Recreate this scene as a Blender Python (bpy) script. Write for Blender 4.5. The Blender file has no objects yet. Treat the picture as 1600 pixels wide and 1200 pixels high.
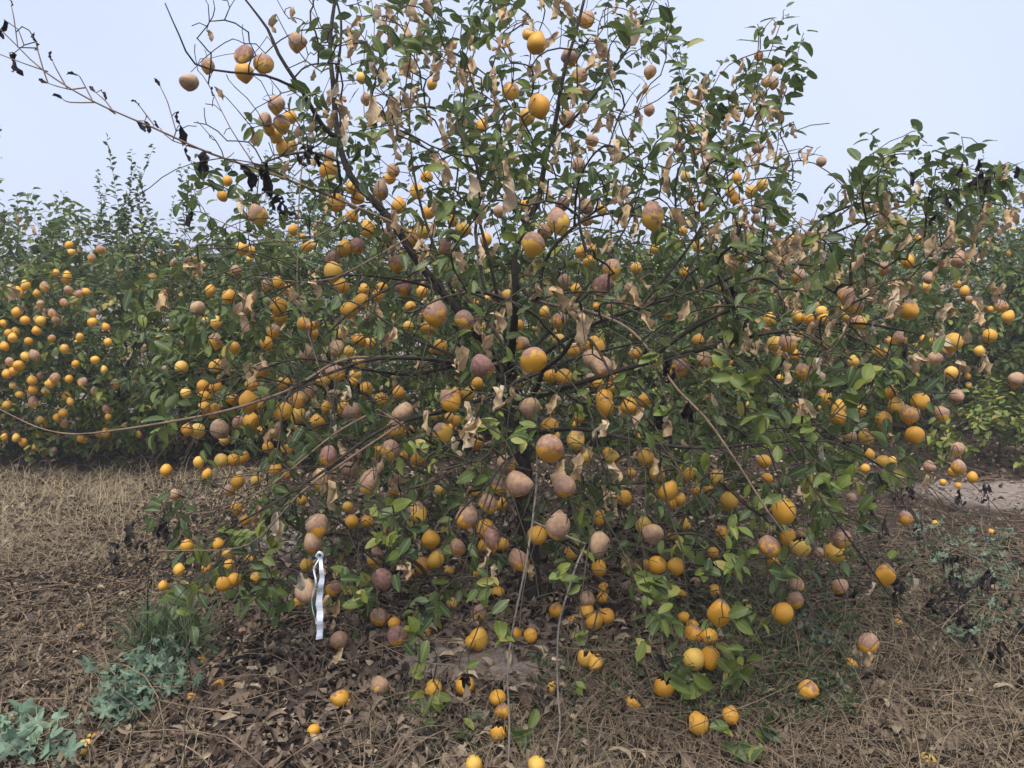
import bpy, math, random
import numpy as np
from mathutils import Vector, Matrix

random.seed(7)
rng = np.random.default_rng(11)
sc = bpy.context.scene
COL = sc.collection
R = math.radians

# ---------------------------------------------------------------- camera
FPX = 1209.0                       # focal length in photo pixels (1600 wide)
CAM = np.array([0.0, 0.0, 1.5])
PITCH = R(8.9)
cd = bpy.data.cameras.new('camera'); cam = bpy.data.objects.new('camera', cd); COL.objects.link(cam)
cam.location = CAM; cam.rotation_euler = (R(90) - PITCH, 0, 0)
cd.sensor_width = 36.0; cd.lens = 36.0 * FPX / 1600.0
cd.clip_start = 0.05; cd.clip_end = 2000
sc.camera = cam

# ---------------------------------------------------------------- sky, sun, exposure
SUN_EL, SUN_AZ = R(70), R(200)     # a weak veiled sun, high, over the photographer's shoulder
w = bpy.data.worlds.new('World'); sc.world = w; w.use_nodes = True
nt = w.node_tree; nt.nodes.clear()
out = nt.nodes.new('ShaderNodeOutputWorld'); bg = nt.nodes.new('ShaderNodeBackground')
sky = nt.nodes.new('ShaderNodeTexSky'); sky.sky_type = 'NISHITA'; sky.sun_disc = False
sky.sun_elevation = SUN_EL; sky.sun_rotation = SUN_AZ; sky.dust_density = 3.0; sky.air_density = 1.0
tc = nt.nodes.new('ShaderNodeTexCoord')
cl = nt.nodes.new('ShaderNodeTexNoise'); cl.inputs['Scale'].default_value = 1.3; cl.inputs['Detail'].default_value = 3.0
nt.links.new(tc.outputs['Generated'], cl.inputs['Vector'])
ramp = nt.nodes.new('ShaderNodeValToRGB')                       # the even cloud deck
ramp.color_ramp.elements[0].position = 0.3; ramp.color_ramp.elements[0].color = (4.0, 4.6, 6.5, 1)
ramp.color_ramp.elements[1].position = 0.7; ramp.color_ramp.elements[1].color = (5.1, 5.6, 6.9, 1)
nt.links.new(cl.outputs['Fac'], ramp.inputs['Fac'])
mixc = nt.nodes.new('ShaderNodeMix'); mixc.data_type = 'RGBA'; mixc.inputs[0].default_value = 0.86
nt.links.new(sky.outputs['Color'], mixc.inputs[6]); nt.links.new(ramp.outputs['Color'], mixc.inputs[7])
nt.links.new(mixc.outputs[2], bg.inputs['Color']); bg.inputs["Strength"].default_value = 0.055
nt.links.new(bg.outputs[0], out.inputs[0])
sd = bpy.data.lights.new('sun', 'SUN'); sd.energy = 1.5; sd.angle = R(40); sd.color = (1.0, 0.94, 0.85)
sun = bpy.data.objects.new('sun', sd); COL.objects.link(sun)
sun.rotation_euler = (R(90) - SUN_EL, 0, math.pi - SUN_AZ)
sc.view_settings.view_transform = 'Standard'; sc.view_settings.look = 'None'
sc.view_settings.exposure = 1.6; sc.view_settings.gamma = 1.0
try: sc.view_settings.use_curve_mapping = False
except Exception: pass
try:
    sc.cycles.max_bounces = 6; sc.cycles.diffuse_bounces = 4; sc.cycles.glossy_bounces = 2
    sc.cycles.transmission_bounces = 3
except Exception: pass

# ---------------------------------------------------------------- geometry helpers
FWD = np.array([0, math.cos(PITCH), -math.sin(PITCH)])
UPV = np.array([0, math.sin(PITCH), math.cos(PITCH)])
RGT = np.array([1.0, 0, 0])
def ray(px, py):
    return FWD + RGT * ((px - 800) / FPX) + UPV * ((600 - py) / FPX)
def P(px, py, depth):
    return CAM + ray(px, py) * depth
def hgt(x, y):
    x = np.asarray(x, float); y = np.asarray(y, float)
    h = 0.018*np.sin(2.1*x+0.6)*np.cos(1.7*y) + 0.010*np.sin(5.3*x+1.1*y) + 0.008*np.sin(7.9*y-2.3*x+1) \
        + 0.004*np.sin(17*x+3)*np.sin(15*y+1)
    return h * np.exp(-((x/9)**2 + ((y-4)/9)**2))
def G(px, py):
    r = ray(px, py); t = -CAM[2] / r[2]; p = CAM + r*t
    for _ in range(3):
        t = (hgt(p[0], p[1]) - CAM[2]) / r[2]; p = CAM + r*t
    return p, t

def tri_mesh(name, verts, tris, attrs=None, mat=None, smooth=True):
    verts = np.asarray(verts, np.float32).reshape(-1, 3); tris = np.asarray(tris, np.int32).reshape(-1, 3)
    me = bpy.data.meshes.new(name)
    me.vertices.add(len(verts)); me.vertices.foreach_set('co', verts.ravel())
    me.loops.add(tris.size); me.loops.foreach_set('vertex_index', tris.ravel())
    me.polygons.add(len(tris))
    me.polygons.foreach_set('loop_start', np.arange(0, tris.size, 3, dtype=np.int32))
    me.update(calc_edges=True)
    me.polygons.foreach_set('use_smooth', np.full(len(tris), smooth))
    for k, v in (attrs or {}).items():
        v = np.asarray(v, np.float32)
        if v.ndim == 2:
            a = me.attributes.new(k, 'FLOAT_VECTOR', 'POINT'); a.data.foreach_set('vector', v.ravel())
        else:
            a = me.attributes.new(k, 'FLOAT', 'POINT'); a.data.foreach_set('value', v)
    if mat: me.materials.append(mat)
    me.validate()
    return me
def obj(name, me, parent=None, label=None, cat=None, group=None, kind=None):
    o = bpy.data.objects.new(name, me); COL.objects.link(o)
    if parent is not None:
        o.parent = parent
        o.matrix_parent_inverse = Matrix.Translation(-parent.location)
    if label: o['label'] = label
    if cat: o['category'] = cat
    if group: o['group'] = group
    if kind: o['kind'] = kind
    return o
def norm(v):
    v = np.asarray(v, float); return v / (np.linalg.norm(v, axis=-1, keepdims=True) + 1e-9)
def rand_unit(n):
    return norm(rng.normal(size=(n, 3)))
def frames(yv, zhint):
    """rotation matrices with columns x,y,z from a length axis and a rough normal"""
    y = norm(yv); x = norm(np.cross(y, zhint)); z = np.cross(x, y)
    return np.stack([x, y, z], axis=-1)
def smooth_line(pts, step=0.04):
    p = np.asarray(pts, float)
    if len(p) < 3: p = np.array([p[0], (p[0]+p[-1])/2, p[-1]])
    q = np.vstack([2*p[0]-p[1], p, 2*p[-1]-p[-2]]); res = []
    for i in range(1, len(q)-2):
        n = max(2, int(np.linalg.norm(q[i+1]-q[i]) / step))
        t = np.linspace(0, 1, n, endpoint=False)[:, None]
        a, b, c, d = q[i-1], q[i], q[i+1], q[i+2]
        res.append(0.5*((2*b) + (c-a)*t + (2*a-5*b+4*c-d)*t**2 + (3*b-a-3*c+d)*t**3))
    res.append(q[-2][None]); return np.vstack(res)
def tube(pts, rad, k=8, rough=0.0):
    pts = np.asarray(pts, float); n = len(pts); rad = np.asarray(rad, float) * np.ones(n)
    tan = norm(np.gradient(pts, axis=0)); u = np.cross(tan[0], [0.3, 0.5, 0.8]); u = u/np.linalg.norm(u)
    V = []
    for i in range(n):
        u = u - tan[i]*np.dot(u, tan[i]); u = u/np.linalg.norm(u); v = np.cross(tan[i], u)
        a = np.arange(k)/k*2*math.pi
        r = rad[i]*(1 + rough*rng.normal(size=k))
        V.append(pts[i] + np.cos(a)[:, None]*u*r[:, None] + np.sin(a)[:, None]*v*r[:, None])
    V = np.vstack(V + [pts[-1][None] + tan[-1]*rad[-1]*0.6])
    i, j = np.meshgrid(np.arange(n-1), np.arange(k), indexing='ij'); i = i.ravel(); j = j.ravel(); j2 = (j+1) % k
    T = np.vstack([np.stack([i*k+j, i*k+j2, (i+1)*k+j2], 1), np.stack([i*k+j, (i+1)*k+j2, (i+1)*k+j], 1)])
    e = (n-1)*k
    T = np.vstack([T, np.stack([e+np.arange(k), e+(np.arange(k)+1) % k, np.full(k, n*k)], 1)])
    return V, T
def frusta(A, B, ra, rb, k=4):
    """many thin cones at once, one for each edge A->B"""
    A = np.asarray(A); B = np.asarray(B); d = norm(B-A)
    h = np.where(np.abs(d[:, 2:3]) > 0.9, np.array([[1., 0, 0]]), np.array([[0, 0, 1.]]))
    u = norm(np.cross(d, h)); v = np.cross(d, u); a = np.arange(k)/k*2*math.pi
    ring = u[:, None]*np.cos(a)[None, :, None] + v[:, None]*np.sin(a)[None, :, None]
    V = np.concatenate([A[:, None]+ring*np.asarray(ra)[:, None, None], (B+d*0.002)[:, None]+ring*np.asarray(rb)[:, None, None]], 1)
    T = []
    for j in range(k):
        j2 = (j+1) % k; T += [[j, j2, k+j2], [j, k+j2, k+j]]
    T = (np.array(T)[None] + (np.arange(len(A))*2*k)[:, None, None]).reshape(-1, 3)
    return V.reshape(-1, 3), T
def merge(parts):
    V, T, o = [], [], 0
    for v, t in parts:
        V.append(v); T.append(np.asarray(t)+o); o += len(v)
    return np.vstack(V), np.vstack(T)

# ---------------------------------------------------------------- materials
class NT:
    def __init__(s, name):
        s.m = bpy.data.materials.new(name); s.m.use_nodes = True; s.t = s.m.node_tree; s.t.nodes.clear()
        s.out = s.n('ShaderNodeOutputMaterial'); s.b = s.n('ShaderNodeBsdfPrincipled'); s.l(s.b.outputs[0], s.out.inputs[0])
    def n(s, t, **k):
        x = s.t.nodes.new(t)
        for a, b in k.items(): setattr(x, a, b)
        return x
    def l(s, a, b): s.t.links.new(a, b)
    def put(s, sock, v):
        if hasattr(v, 'is_linked') or isinstance(v, bpy.types.NodeSocket): s.l(v, sock)
        else: sock.default_value = v
    def attr(s, name): return s.n('ShaderNodeAttribute', attribute_name=name)
    def math(s, op, a, b=0.0, c=0.0, clamp=False):
        x = s.n('ShaderNodeMath', operation=op, use_clamp=clamp)
        s.put(x.inputs[0], a); s.put(x.inputs[1], b); s.put(x.inputs[2], c); return x.outputs[0]
    def noise(s, scale, vec=None, detail=3.0, rough=0.55):
        x = s.n('ShaderNodeTexNoise'); x.inputs['Scale'].default_value = scale; x.inputs['Detail'].default_value = detail
        x.inputs['Roughness'].default_value = rough
        if vec is not None: s.l(vec, x.inputs['Vector'])
        return x.outputs['Fac']
    def ramp(s, fac, stops):
        x = s.n('ShaderNodeValToRGB'); e = x.color_ramp.elements
        while len(e) < len(stops): e.new(0.5)
        for q, (p, c) in zip(e, stops): q.position = p; q.color = (*c, 1)
        s.l(fac, x.inputs[0]); return x.outputs[0]
    def mix(s, f, a, b):
        x = s.n('ShaderNodeMix', data_type='RGBA'); s.put(x.inputs[0], f)
        s.put(x.inputs[6], (*a, 1) if isinstance(a, tuple) else a); s.put(x.inputs[7], (*b, 1) if isinstance(b, tuple) else b)
        return x.outputs[2]
    def step(s, v, lo, hi):
        x = s.n('ShaderNodeMapRange', interpolation_type='SMOOTHSTEP'); s.put(x.inputs[0], v); s.put(x.inputs[1], lo); s.put(x.inputs[2], hi)
        return x.outputs[0]
    def bump(s, h, strength, dist=0.005):
        x = s.n('ShaderNodeBump'); x.inputs['Strength'].default_value = strength; x.inputs['Distance'].default_value = dist
        s.l(h, x.inputs['Height']); s.l(x.outputs[0], s.b.inputs['Normal'])
    def rough(s, v): s.put(s.b.inputs['Roughness'], v)
    def col(s, v): s.put(s.b.inputs['Base Color'], (*v, 1) if isinstance(v, tuple) else v)

def leaf_material(name, stops, back, trans, rough, spec=0.5, veins=True):
    m = NT(name); tint = m.attr('tint').outputs['Fac']; lco = m.attr('lco').outputs['Vector']
    oi = m.n('ShaderNodeObjectInfo').outputs['Random']
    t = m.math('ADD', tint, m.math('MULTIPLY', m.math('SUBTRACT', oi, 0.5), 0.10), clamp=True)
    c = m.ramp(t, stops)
    sep = m.n('ShaderNodeSeparateXYZ'); m.l(lco, sep.inputs[0])
    sh = m.n('ShaderNodeVectorMath', operation='ADD'); m.l(lco, sh.inputs[0]); m.l(m.math('MULTIPLY', m.math('ADD', tint, oi), 37.0), sh.inputs[1]); lv = sh.outputs[0]
    n1 = m.noise(3.0, lv); c = m.mix(m.math('MULTIPLY', n1, 0.35), c, m.ramp(t, [(p, tuple(x*0.55 for x in q)) for p, q in stops]))
    if veins:
        mid = m.step(m.math('ABSOLUTE', sep.outputs[0]), 0.02, 0.05)
        c = m.mix(m.math('SUBTRACT', 0.5, m.math('MULTIPLY', mid, 0.5)), c, (0.22, 0.27, 0.08))
        # browned tips on some leaves
        tip = m.step(m.math('ADD', sep.outputs[1], m.math('MULTIPLY', n1, 0.5)), 1.16, 1.26)
        c = m.mix(m.math('MULTIPLY', tip, m.step(m.math('FRACT', m.math('MULTIPLY', tint, 37.0)), 0.62, 0.66)), c, (0.42, 0.25, 0.11))
    if not veins:
        n4 = m.noise(7.0, lv, 4.0, 0.7); c = m.mix(m.math('MULTIPLY', m.step(n4, 0.5, 0.66), 0.55), c, m.ramp(t, [(p, tuple(x*0.4 for x in q)) for p, q in stops]))
    geo = m.n('ShaderNodeNewGeometry').outputs['Backfacing']
    c = m.mix(m.math('MULTIPLY', geo, 0.55), c, back)
    m.col(c); m.rough(rough); m.b.inputs['Specular IOR Level'].default_value = spec
    m.bump(n1, 0.25, 0.003)
    tr = m.n('ShaderNodeBsdfTranslucent'); m.l(c, tr.inputs[0])
    mx = m.n('ShaderNodeMixShader'); mx.inputs[0].default_value = trans
    m.l(m.b.outputs[0], mx.inputs[1]); m.l(tr.outputs[0], mx.inputs[2]); m.l(mx.outputs[0], m.out.inputs[0])
    return m.m
GREEN = leaf_material('green_leaf', [(0.0, (0.028, 0.055, 0.026)), (0.45, (0.082, 0.122, 0.036)), (0.72, (0.155, 0.205, 0.030)),
                                      (0.88, (0.28, 0.30, 0.055)), (1.0, (0.44, 0.34, 0.09))], (0.15, 0.20, 0.075), 0.30, 0.45, 0.38)
DRY = leaf_material('dry_leaf', [(0.0, (0.30, 0.17, 0.085)), (0.5, (0.56, 0.38, 0.20)), (0.85, (0.68, 0.50, 0.30)), (1.0, (0.72, 0.62, 0.46))],
                    (0.50, 0.35, 0.20), 0.15, 0.75, 0.2, veins=False)
WILT = leaf_material('wilted_leaf', [(0.0, (0.016, 0.013, 0.014)), (1.0, (0.055, 0.040, 0.038))], (0.035, 0.027, 0.028), 0.05, 0.7, 0.2, veins=False)
LITTER = leaf_material('litter_leaf', [(0.0, (0.022, 0.017, 0.015)), (0.4, (0.12, 0.093, 0.075)), (0.75, (0.28, 0.215, 0.16)), (1.0, (0.52, 0.42, 0.29))],
                       (0.16, 0.11, 0.08), 0.05, 0.85, 0.15, veins=False)
STRAW = leaf_material('straw', [(0.0, (0.025, 0.019, 0.015)), (0.4, (0.15, 0.110, 0.076)), (0.75, (0.33, 0.26, 0.165)), (1.0, (0.54, 0.45, 0.26))],
                      (0.30, 0.235, 0.15), 0.1, 0.8, 0.2, veins=False)
GRASS = leaf_material('grass_blade', [(0.0, (0.018, 0.045, 0.016)), (0.6, (0.05, 0.10, 0.03)), (1.0, (0.16, 0.20, 0.07))], (0.06, 0.1, 0.04), 0.2, 0.5, 0.4, veins=False)
WEED = leaf_material('weed_leaf', [(0.0, (0.070, 0.115, 0.074)), (0.5, (0.135, 0.205, 0.140)), (1.0, (0.25, 0.35, 0.24))], (0.21, 0.28, 0.20), 0.15, 0.7, 0.2, veins=False)

def lemon_material():
    m = NT('lemon_rind'); lco = m.attr('lco').outputs['Vector']; dmg = m.attr('dmg').outputs['Fac']; pur = m.attr('pur').outputs['Fac']
    oi = m.n('ShaderNodeObjectInfo').outputs['Random']; sd_ = m.attr('seed').outputs['Fac']
    off = m.n('ShaderNodeVectorMath', operation='ADD'); m.l(lco, off.inputs[0])
    cmb = m.n('ShaderNodeCombineXYZ'); k = m.math('MULTIPLY', m.math('ADD', oi, sd_), 31.0)
    for q in range(3): m.l(k, cmb.inputs[q])
    m.l(cmb.outputs[0], off.inputs[1]); v = off.outputs[0]
    sep = m.n('ShaderNodeSeparateXYZ'); m.l(lco, sep.inputs[0])
    n1 = m.noise(1.3, v, 2.0); n2 = m.noise(3.2, v, 5.0, 0.65); n3 = m.noise(9.0, v, 3.0)
    fr = m.math('FRACT', m.math('MULTIPLY', m.math('ADD', oi, sd_), 7.31))
    yel = m.ramp(fr, [(0.0, (0.66, 0.315, 0.022)), (0.6, (0.74, 0.385, 0.036)), (1.0, (0.76, 0.50, 0.10))])
    yel = m.mix(m.math('MULTIPLY', n2, 0.35), yel, (0.55, 0.24, 0.02))
    val = m.math('ADD', m.math('MULTIPLY', sep.outputs[2], 0.75), m.math('MULTIPLY', m.math('SUBTRACT', n1, 0.5), 2.1))
    val = m.math('ADD', val, m.math('MULTIPLY', m.math('SUBTRACT', n2, 0.5), 0.55))
    thr = m.math('SUBTRACT', 1.35, m.math('MULTIPLY', dmg, 2.6))
    d = m.math('SUBTRACT', val, thr)
    mask = m.step(d, -0.17, 0.22)
    tan = m.ramp(n2, [(0.25, (0.33, 0.19, 0.11)), (0.5, (0.46, 0.295, 0.17)), (0.75, (0.56, 0.39, 0.23))])
    mau = m.ramp(n2, [(0.3, (0.11, 0.045, 0.045)), (0.5, (0.26, 0.120, 0.105)), (0.7, (0.42, 0.25, 0.18))])
    dc = m.mix(pur, tan, mau)
    dc = m.mix(m.math('MULTIPLY', m.step(n1, 0.52, 0.70), 0.45), dc, (0.24, 0.115, 0.10))   # bruised patches
    c = m.mix(mask, yel, dc)
    rim = m.math('MULTIPLY', m.math('MULTIPLY', mask, m.math('SUBTRACT', 1.0, m.step(d, 0.1, 0.6))), 0.55); c = m.mix(rim, c, (0.25, 0.12, 0.10))   # darker edge of the frost burn
    sp = m.step(n3, 0.70, 0.74); c = m.mix(m.math('MULTIPLY', sp, 0.55), c, (0.10, 0.055, 0.03))   # dark specks
    c = m.mix(m.math('MULTIPLY', m.step(sep.outputs[2], 1.0, 1.06), 0.7), c, (0.20, 0.12, 0.05))
    m.col(c); m.rough(m.math('ADD', 0.42, m.math('MULTIPLY', mask, 0.3)))
    m.b.inputs['Subsurface Weight'].default_value = 0.0
    hb = m.math('ADD', m.math('MULTIPLY', m.noise(26.0, v, 2.0), 0.5), m.math('MULTIPLY', m.math('MULTIPLY', n2, mask), 0.9))
    m.bump(hb, 0.4, 0.006)
    return m.m
LEMON = lemon_material()
def simple(name, a, b, scale, rough=0.85, bump=0.5, dist=0.004, detail=4.0):
    m = NT(name); tcn = m.n('ShaderNodeTexCoord').outputs['Object']; n = m.noise(scale, tcn, detail, 0.65)
    m.col(m.ramp(n, [(0.3, a), (0.7, b)])); m.rough(rough); m.bump(n, bump, dist); m.b.inputs['Specular IOR Level'].default_value = 0.3
    return m.m
BARK = simple('dark_bark', (0.016, 0.012, 0.010), (0.060, 0.048, 0.038), 38, 0.9, 0.9, 0.008)
TWIG = simple('twig_bark', (0.026, 0.024, 0.016), (0.085, 0.070, 0.045), 14, 0.85, 0.3)
WHIP = simple('brown_bark', (0.13, 0.082, 0.055), (0.26, 0.18, 0.125), 30, 0.8, 0.5)
PALE = simple('pale_bark', (0.15, 0.12, 0.095), (0.29, 0.25, 0.20), 24, 0.85, 0.5)
STEM = simple('dry_stem', (0.10, 0.068, 0.046), (0.29, 0.21, 0.14), 9, 0.85, 0.3)
PULP = simple('dark_pulp', (0.014, 0.008, 0.006), (0.06, 0.03, 0.018), 60, 0.7, 0.8)
def ribbon_material():
    m = NT('white_plastic'); n = m.noise(30, m.n('ShaderNodeTexCoord').outputs['Object'])
    m.col(m.ramp(n, [(0.3, (0.50, 0.53, 0.60)), (0.7, (0.66, 0.69, 0.74))])); m.rough(0.4); m.bump(n, 0.3, 0.003); return m.m
RIBBON = ribbon_material()
def ground_material():
    m = NT('orchard_soil'); co = m.n('ShaderNodeTexCoord').outputs['Object']
    n1 = m.noise(1.1, co, 4.0); n2 = m.noise(14, co, 6.0, 0.7); n3 = m.noise(70, co, 4.0, 0.7)
    soil = m.ramp(n2, [(0.28, (0.16, 0.128, 0.108)), (0.5, (0.26, 0.215, 0.188)), (0.75, (0.36, 0.305, 0.265))])
    shaded_trash = m.ramp(n3, [(0.3, (0.022, 0.016, 0.012)), (0.55, (0.060, 0.042, 0.030)), (0.75, (0.15, 0.105, 0.07))])  # debris colour darkened to carry the shade in litter gaps and under the tree
    bare = m.attr('bare').outputs['Fac']
    f = m.step(m.math('ADD', bare, m.math('MULTIPLY', m.math('SUBTRACT', n1, 0.5), 0.9)), 0.38, 0.62)
    m.col(m.mix(f, shaded_trash, soil)); m.rough(0.95); m.b.inputs['Specular IOR Level'].default_value = 0.2
    vo = m.n('ShaderNodeTexVoronoi'); vo.inputs['Scale'].default_value = 26.0; m.l(co, vo.inputs['Vector'])
    m.bump(m.math('ADD', m.math('ADD', n2, m.math('MULTIPLY', n3, 0.5)), m.math('MULTIPLY', vo.outputs['Distance'], 0.5)), 0.9, 0.02)
    return m.m
SOIL = ground_material()

# ---------------------------------------------------------------- leaf templates
def leaf_template(fold, bend, twist, rows=(0.12, 0.38, 0.66, 0.88), width=0.25, wave=0.0, sharp=0.85):
    V = [(0, 0, 0)]; 
    for t in rows:
        wd = width*math.sin(math.pi*min(1, t)**sharp)**0.8; z = -bend*t*t; a = twist*t
        for s in (-1, 0, 1):
            x = s*wd; zz = abs(s)*fold*wd + s*wave*wd*math.sin(9*t)
            V.append((x*math.cos(a)-zz*math.sin(a), t, z + x*math.sin(a)+zz*math.cos(a)))
    V.append((0, 1, -bend)); n = len(rows); T = [[0, 2, 1], [0, 3, 2]]
    for i in range(n-1):
        o = 1+3*i
        for s in (0, 1): T += [[o+s, o+s+1, o+3+s+1], [o+s, o+3+s+1, o+3+s]]
    o = 1+3*(n-1); e = len(V)-1; T += [[o, o+1, e], [o+1, o+2, e]]
    V = np.array(V); V[:, 2] *= 1
    # arc the blade properly when it bends a lot
    if bend > 0.01:
        ang = bend*1.5*V[:, 1]; zz = V[:, 2] + bend*V[:, 1]**2
        rr = 1/(bend*1.5); y = rr*np.sin(ang) - zz*np.sin(ang)*-1*0; V2 = V.copy()
        V2[:, 1] = rr*np.sin(ang) + zz*np.sin(ang); V2[:, 2] = -rr*(1-np.cos(ang)) + zz*np.cos(ang); 
        return V2, np.array(T), V
    return V, np.array(T), V
LEAVES = [leaf_template(0.25, 0.25, 0.2, wave=0.12), leaf_template(0.6, 0.35, -0.3), leaf_template(0.15, 0.1, 0.1, wave=0.2),
          leaf_template(0.9, 0.5, 0.4, width=0.22), leaf_template(0.35, 0.6, -0.2, width=0.27, wave=0.15)]
SMALL = [leaf_template(0.4, 0.3, 0.2, rows=(0.3, 0.72)), leaf_template(0.7, 0.5, -0.3, rows=(0.28, 0.7)), leaf_template(0.2, 0.15, 0.1, rows=(0.3, 0.72))]
def crinkled(seed, width=0.2, fold=1.6, bend=0.4, twist=0.8, amp=0.05):
    r = np.random.default_rng(seed); V, T, L = leaf_template(fold, bend, twist, rows=(0.08, 0.25, 0.42, 0.6, 0.76, 0.9), width=width)
    V = V + r.normal(size=V.shape)*amp*np.array([1, 0.5, 1]); V[0] = 0
    return V, T, L
DRIES = [crinkled(i, width=[0.16, 0.13, 0.19, 0.12, 0.17][i], fold=[1.8, 2.4, 1.0, 2.8, 1.4][i], bend=[0.15, 0.08, 0.3, 0.12, 0.4][i], twist=[0.9, -1.4, 0.6, 1.8, -0.8][i], amp=0.06) for i in range(5)]
LITT = [leaf_template(f, b, t, rows=(0.25, 0.55, 0.82), width=wd, wave=0.3) for f, b, t, wd in
        ((1.5, 0.6, 0.6, 0.16), (0.5, 0.9, -0.5, 0.2), (2.2, 0.3, 1.0, 0.13), (0.9, 1.2, 0.3, 0.18), (0.2, 0.35, 0.2, 0.22))]
def leaf_batch(templates, pos, mats, length, tint, idx=None):
    """all leaves of the arrays as one (verts, tris, attrs)"""
    n = len(pos); idx = rng.integers(0, len(templates), n) if idx is None else idx
    Vs, Ts, ti, lc, o = [], [], [], [], 0
    for k, (V, T, L) in enumerate(templates):
        s = np.where(idx == k)[0]
        if not len(s): continue
        v = np.einsum('nij,vj->nvi', mats[s], V)*length[s][:, None, None] + pos[s][:, None]
        Vs.append(v.reshape(-1, 3)); Ts.append((T[None] + (np.arange(len(s))*len(V))[:, None, None] + o).reshape(-1, 3))
        ti.append(np.repeat(tint[s], len(V))); lc.append(np.tile(L, (len(s), 1))); o += len(s)*len(V)
    return np.vstack(Vs), np.vstack(Ts), {'tint': np.concatenate(ti), 'lco': np.vstack(lc)}
def leaf_meshes(name, templates, mat, tints):
    """shared meshes for single leaf objects: every template in every tint"""
    return [[tri_mesh(name, V, T, {'tint': np.full(len(V), t), 'lco': L}, mat) for t in tints] for V, T, L in templates]
def to_matrix(rot, pos, s):
    m = Matrix(rot.tolist()).to_4x4()
    return Matrix.Translation(Vector(pos)) @ m @ Matrix.Scale(s, 4)

# ---------------------------------------------------------------- lemon meshes
def lemon_verts(shape, seg=14, rings=10):
    el, neck, nip = shape; zs = np.cos(np.linspace(0, math.pi, rings+1)); V = [(0, 0, el*1.0 + neck)]
    for z in zs[1:-1]:
        r = math.sqrt(max(0, 1-z*z)); zz = z*el
        if z > 0.55: zz += neck*((z-0.55)/0.45)**1.5; r *= 1-1.1*neck*(z-0.55)/0.45
        if z < -0.7: zz -= nip*((-z-0.7)/0.3)**1.2; r *= 1-0.4*(-z-0.7)/0.3
        for j in range(seg): V.append((r*math.cos(2*math.pi*j/seg), r*math.sin(2*math.pi*j/seg), zz))
    V.append((0, 0, -el - nip)); V = np.array(V); n = rings-1; T = []
    for j in range(seg): T.append([0, 1+j, 1+(j+1) % seg])
    for i in range(n-1):
        for j in range(seg):
            a, b = 1+i*seg+j, 1+i*seg+(j+1) % seg; T += [[a, a+seg, b+seg], [a, b+seg, b]]
    e = len(V)-1; o = 1+(n-1)*seg
    for j in range(seg): T.append([o+j, e, o+(j+1) % seg])
    L = V / np.array([1, 1, el + neck*0.3])
    return V, np.array(T), L
SHAPES = [(1.02, 0.08, 0.15), (1.09, 0.18, 0.20), (0.97, 0.02, 0.09), (1.04, 0.30, 0.12), (1.06, 0.05, 0.24)]
KINDS = {'y': (0.10, 0.0), 'm': (0.28, 0.5), 'h': (0.50, 0.40), 'b': (0.64, 0.22), 'p': (0.66, 0.9), 't': (0.88, 0.0)}
def dent(V, seed, amt):
    r = np.random.default_rng(seed)
    for _ in range(5):
        d = norm(r.normal(size=3)); f = np.clip(V @ d - 0.45, 0, None); V = V - d*f[:, None]*amt*r.uniform(0.2, 1)
    return V
def lemon_set(seg, rings):
    res = {}
    for q, (k, (dm, pu)) in enumerate(KINDS.items()):
        res[k] = []
        for i, s in enumerate(SHAPES):
            V, T, L = lemon_verts(s, seg, rings); V = dent(V, 10*q+i, 0.35 if k in 'yh' else 0.55)
            n = len(V); res[k].append(tri_mesh('lemon', V, T, {'lco': L, 'dmg': np.full(n, dm), 'pur': np.full(n, pu), 'seed': np.full(n, 0.13*i)}, LEMON))
    return res
LEM = lemon_set(14, 10); LEMS = lemon_set(9, 7)
def split_lemon(seed):
    """a rind burst open in pointed flaps round a black hollow"""
    r = np.random.default_rng(seed); seg = 18; rows = np.linspace(-1, 0.93, 11); an = np.arange(seg)/seg*2*math.pi; rim = 0.93 - 0.34*r.random(seg)**2 - 0.95*np.exp(-((an-2.2)/0.55)**2) - 0.5*np.exp(-((an-4.6)/0.3)**2)
    V, T = [(0, 0, -1.22)], []
    for i, z in enumerate(rows[1:]):
        for j in range(seg):
            zz = min(z, rim[j]); rr = math.sqrt(max(0.02, 1-zz*zz))*(1+0.10*max(0, zz)); a = 2*math.pi*j/seg
            V.append((rr*math.cos(a), rr*math.sin(a), zz*1.1))
    for j in range(seg): T.append([0, 1+(j+1) % seg, 1+j])
    for i in range(len(rows)-2):
        for j in range(seg):
            a, b = 1+i*seg+j, 1+i*seg+(j+1) % seg; T += [[a, b, b+seg], [a, b+seg, a+seg]]
    V = np.array(V); n = len(V)
    outer = tri_mesh('lemon', V, T, {'lco': V, 'dmg': np.full(n, 0.15), 'pur': np.full(n, 0.6), 'seed': np.full(n, 0.4)}, LEMON)
    Vi = V*0.90; Vi = np.vstack([Vi]); inner = tri_mesh('pulp', Vi, np.array(T)[:, ::-1], None, PULP)
    return outer, inner
SPLITS = [split_lemon(3), split_lemon(4), split_lemon(9)]
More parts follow.
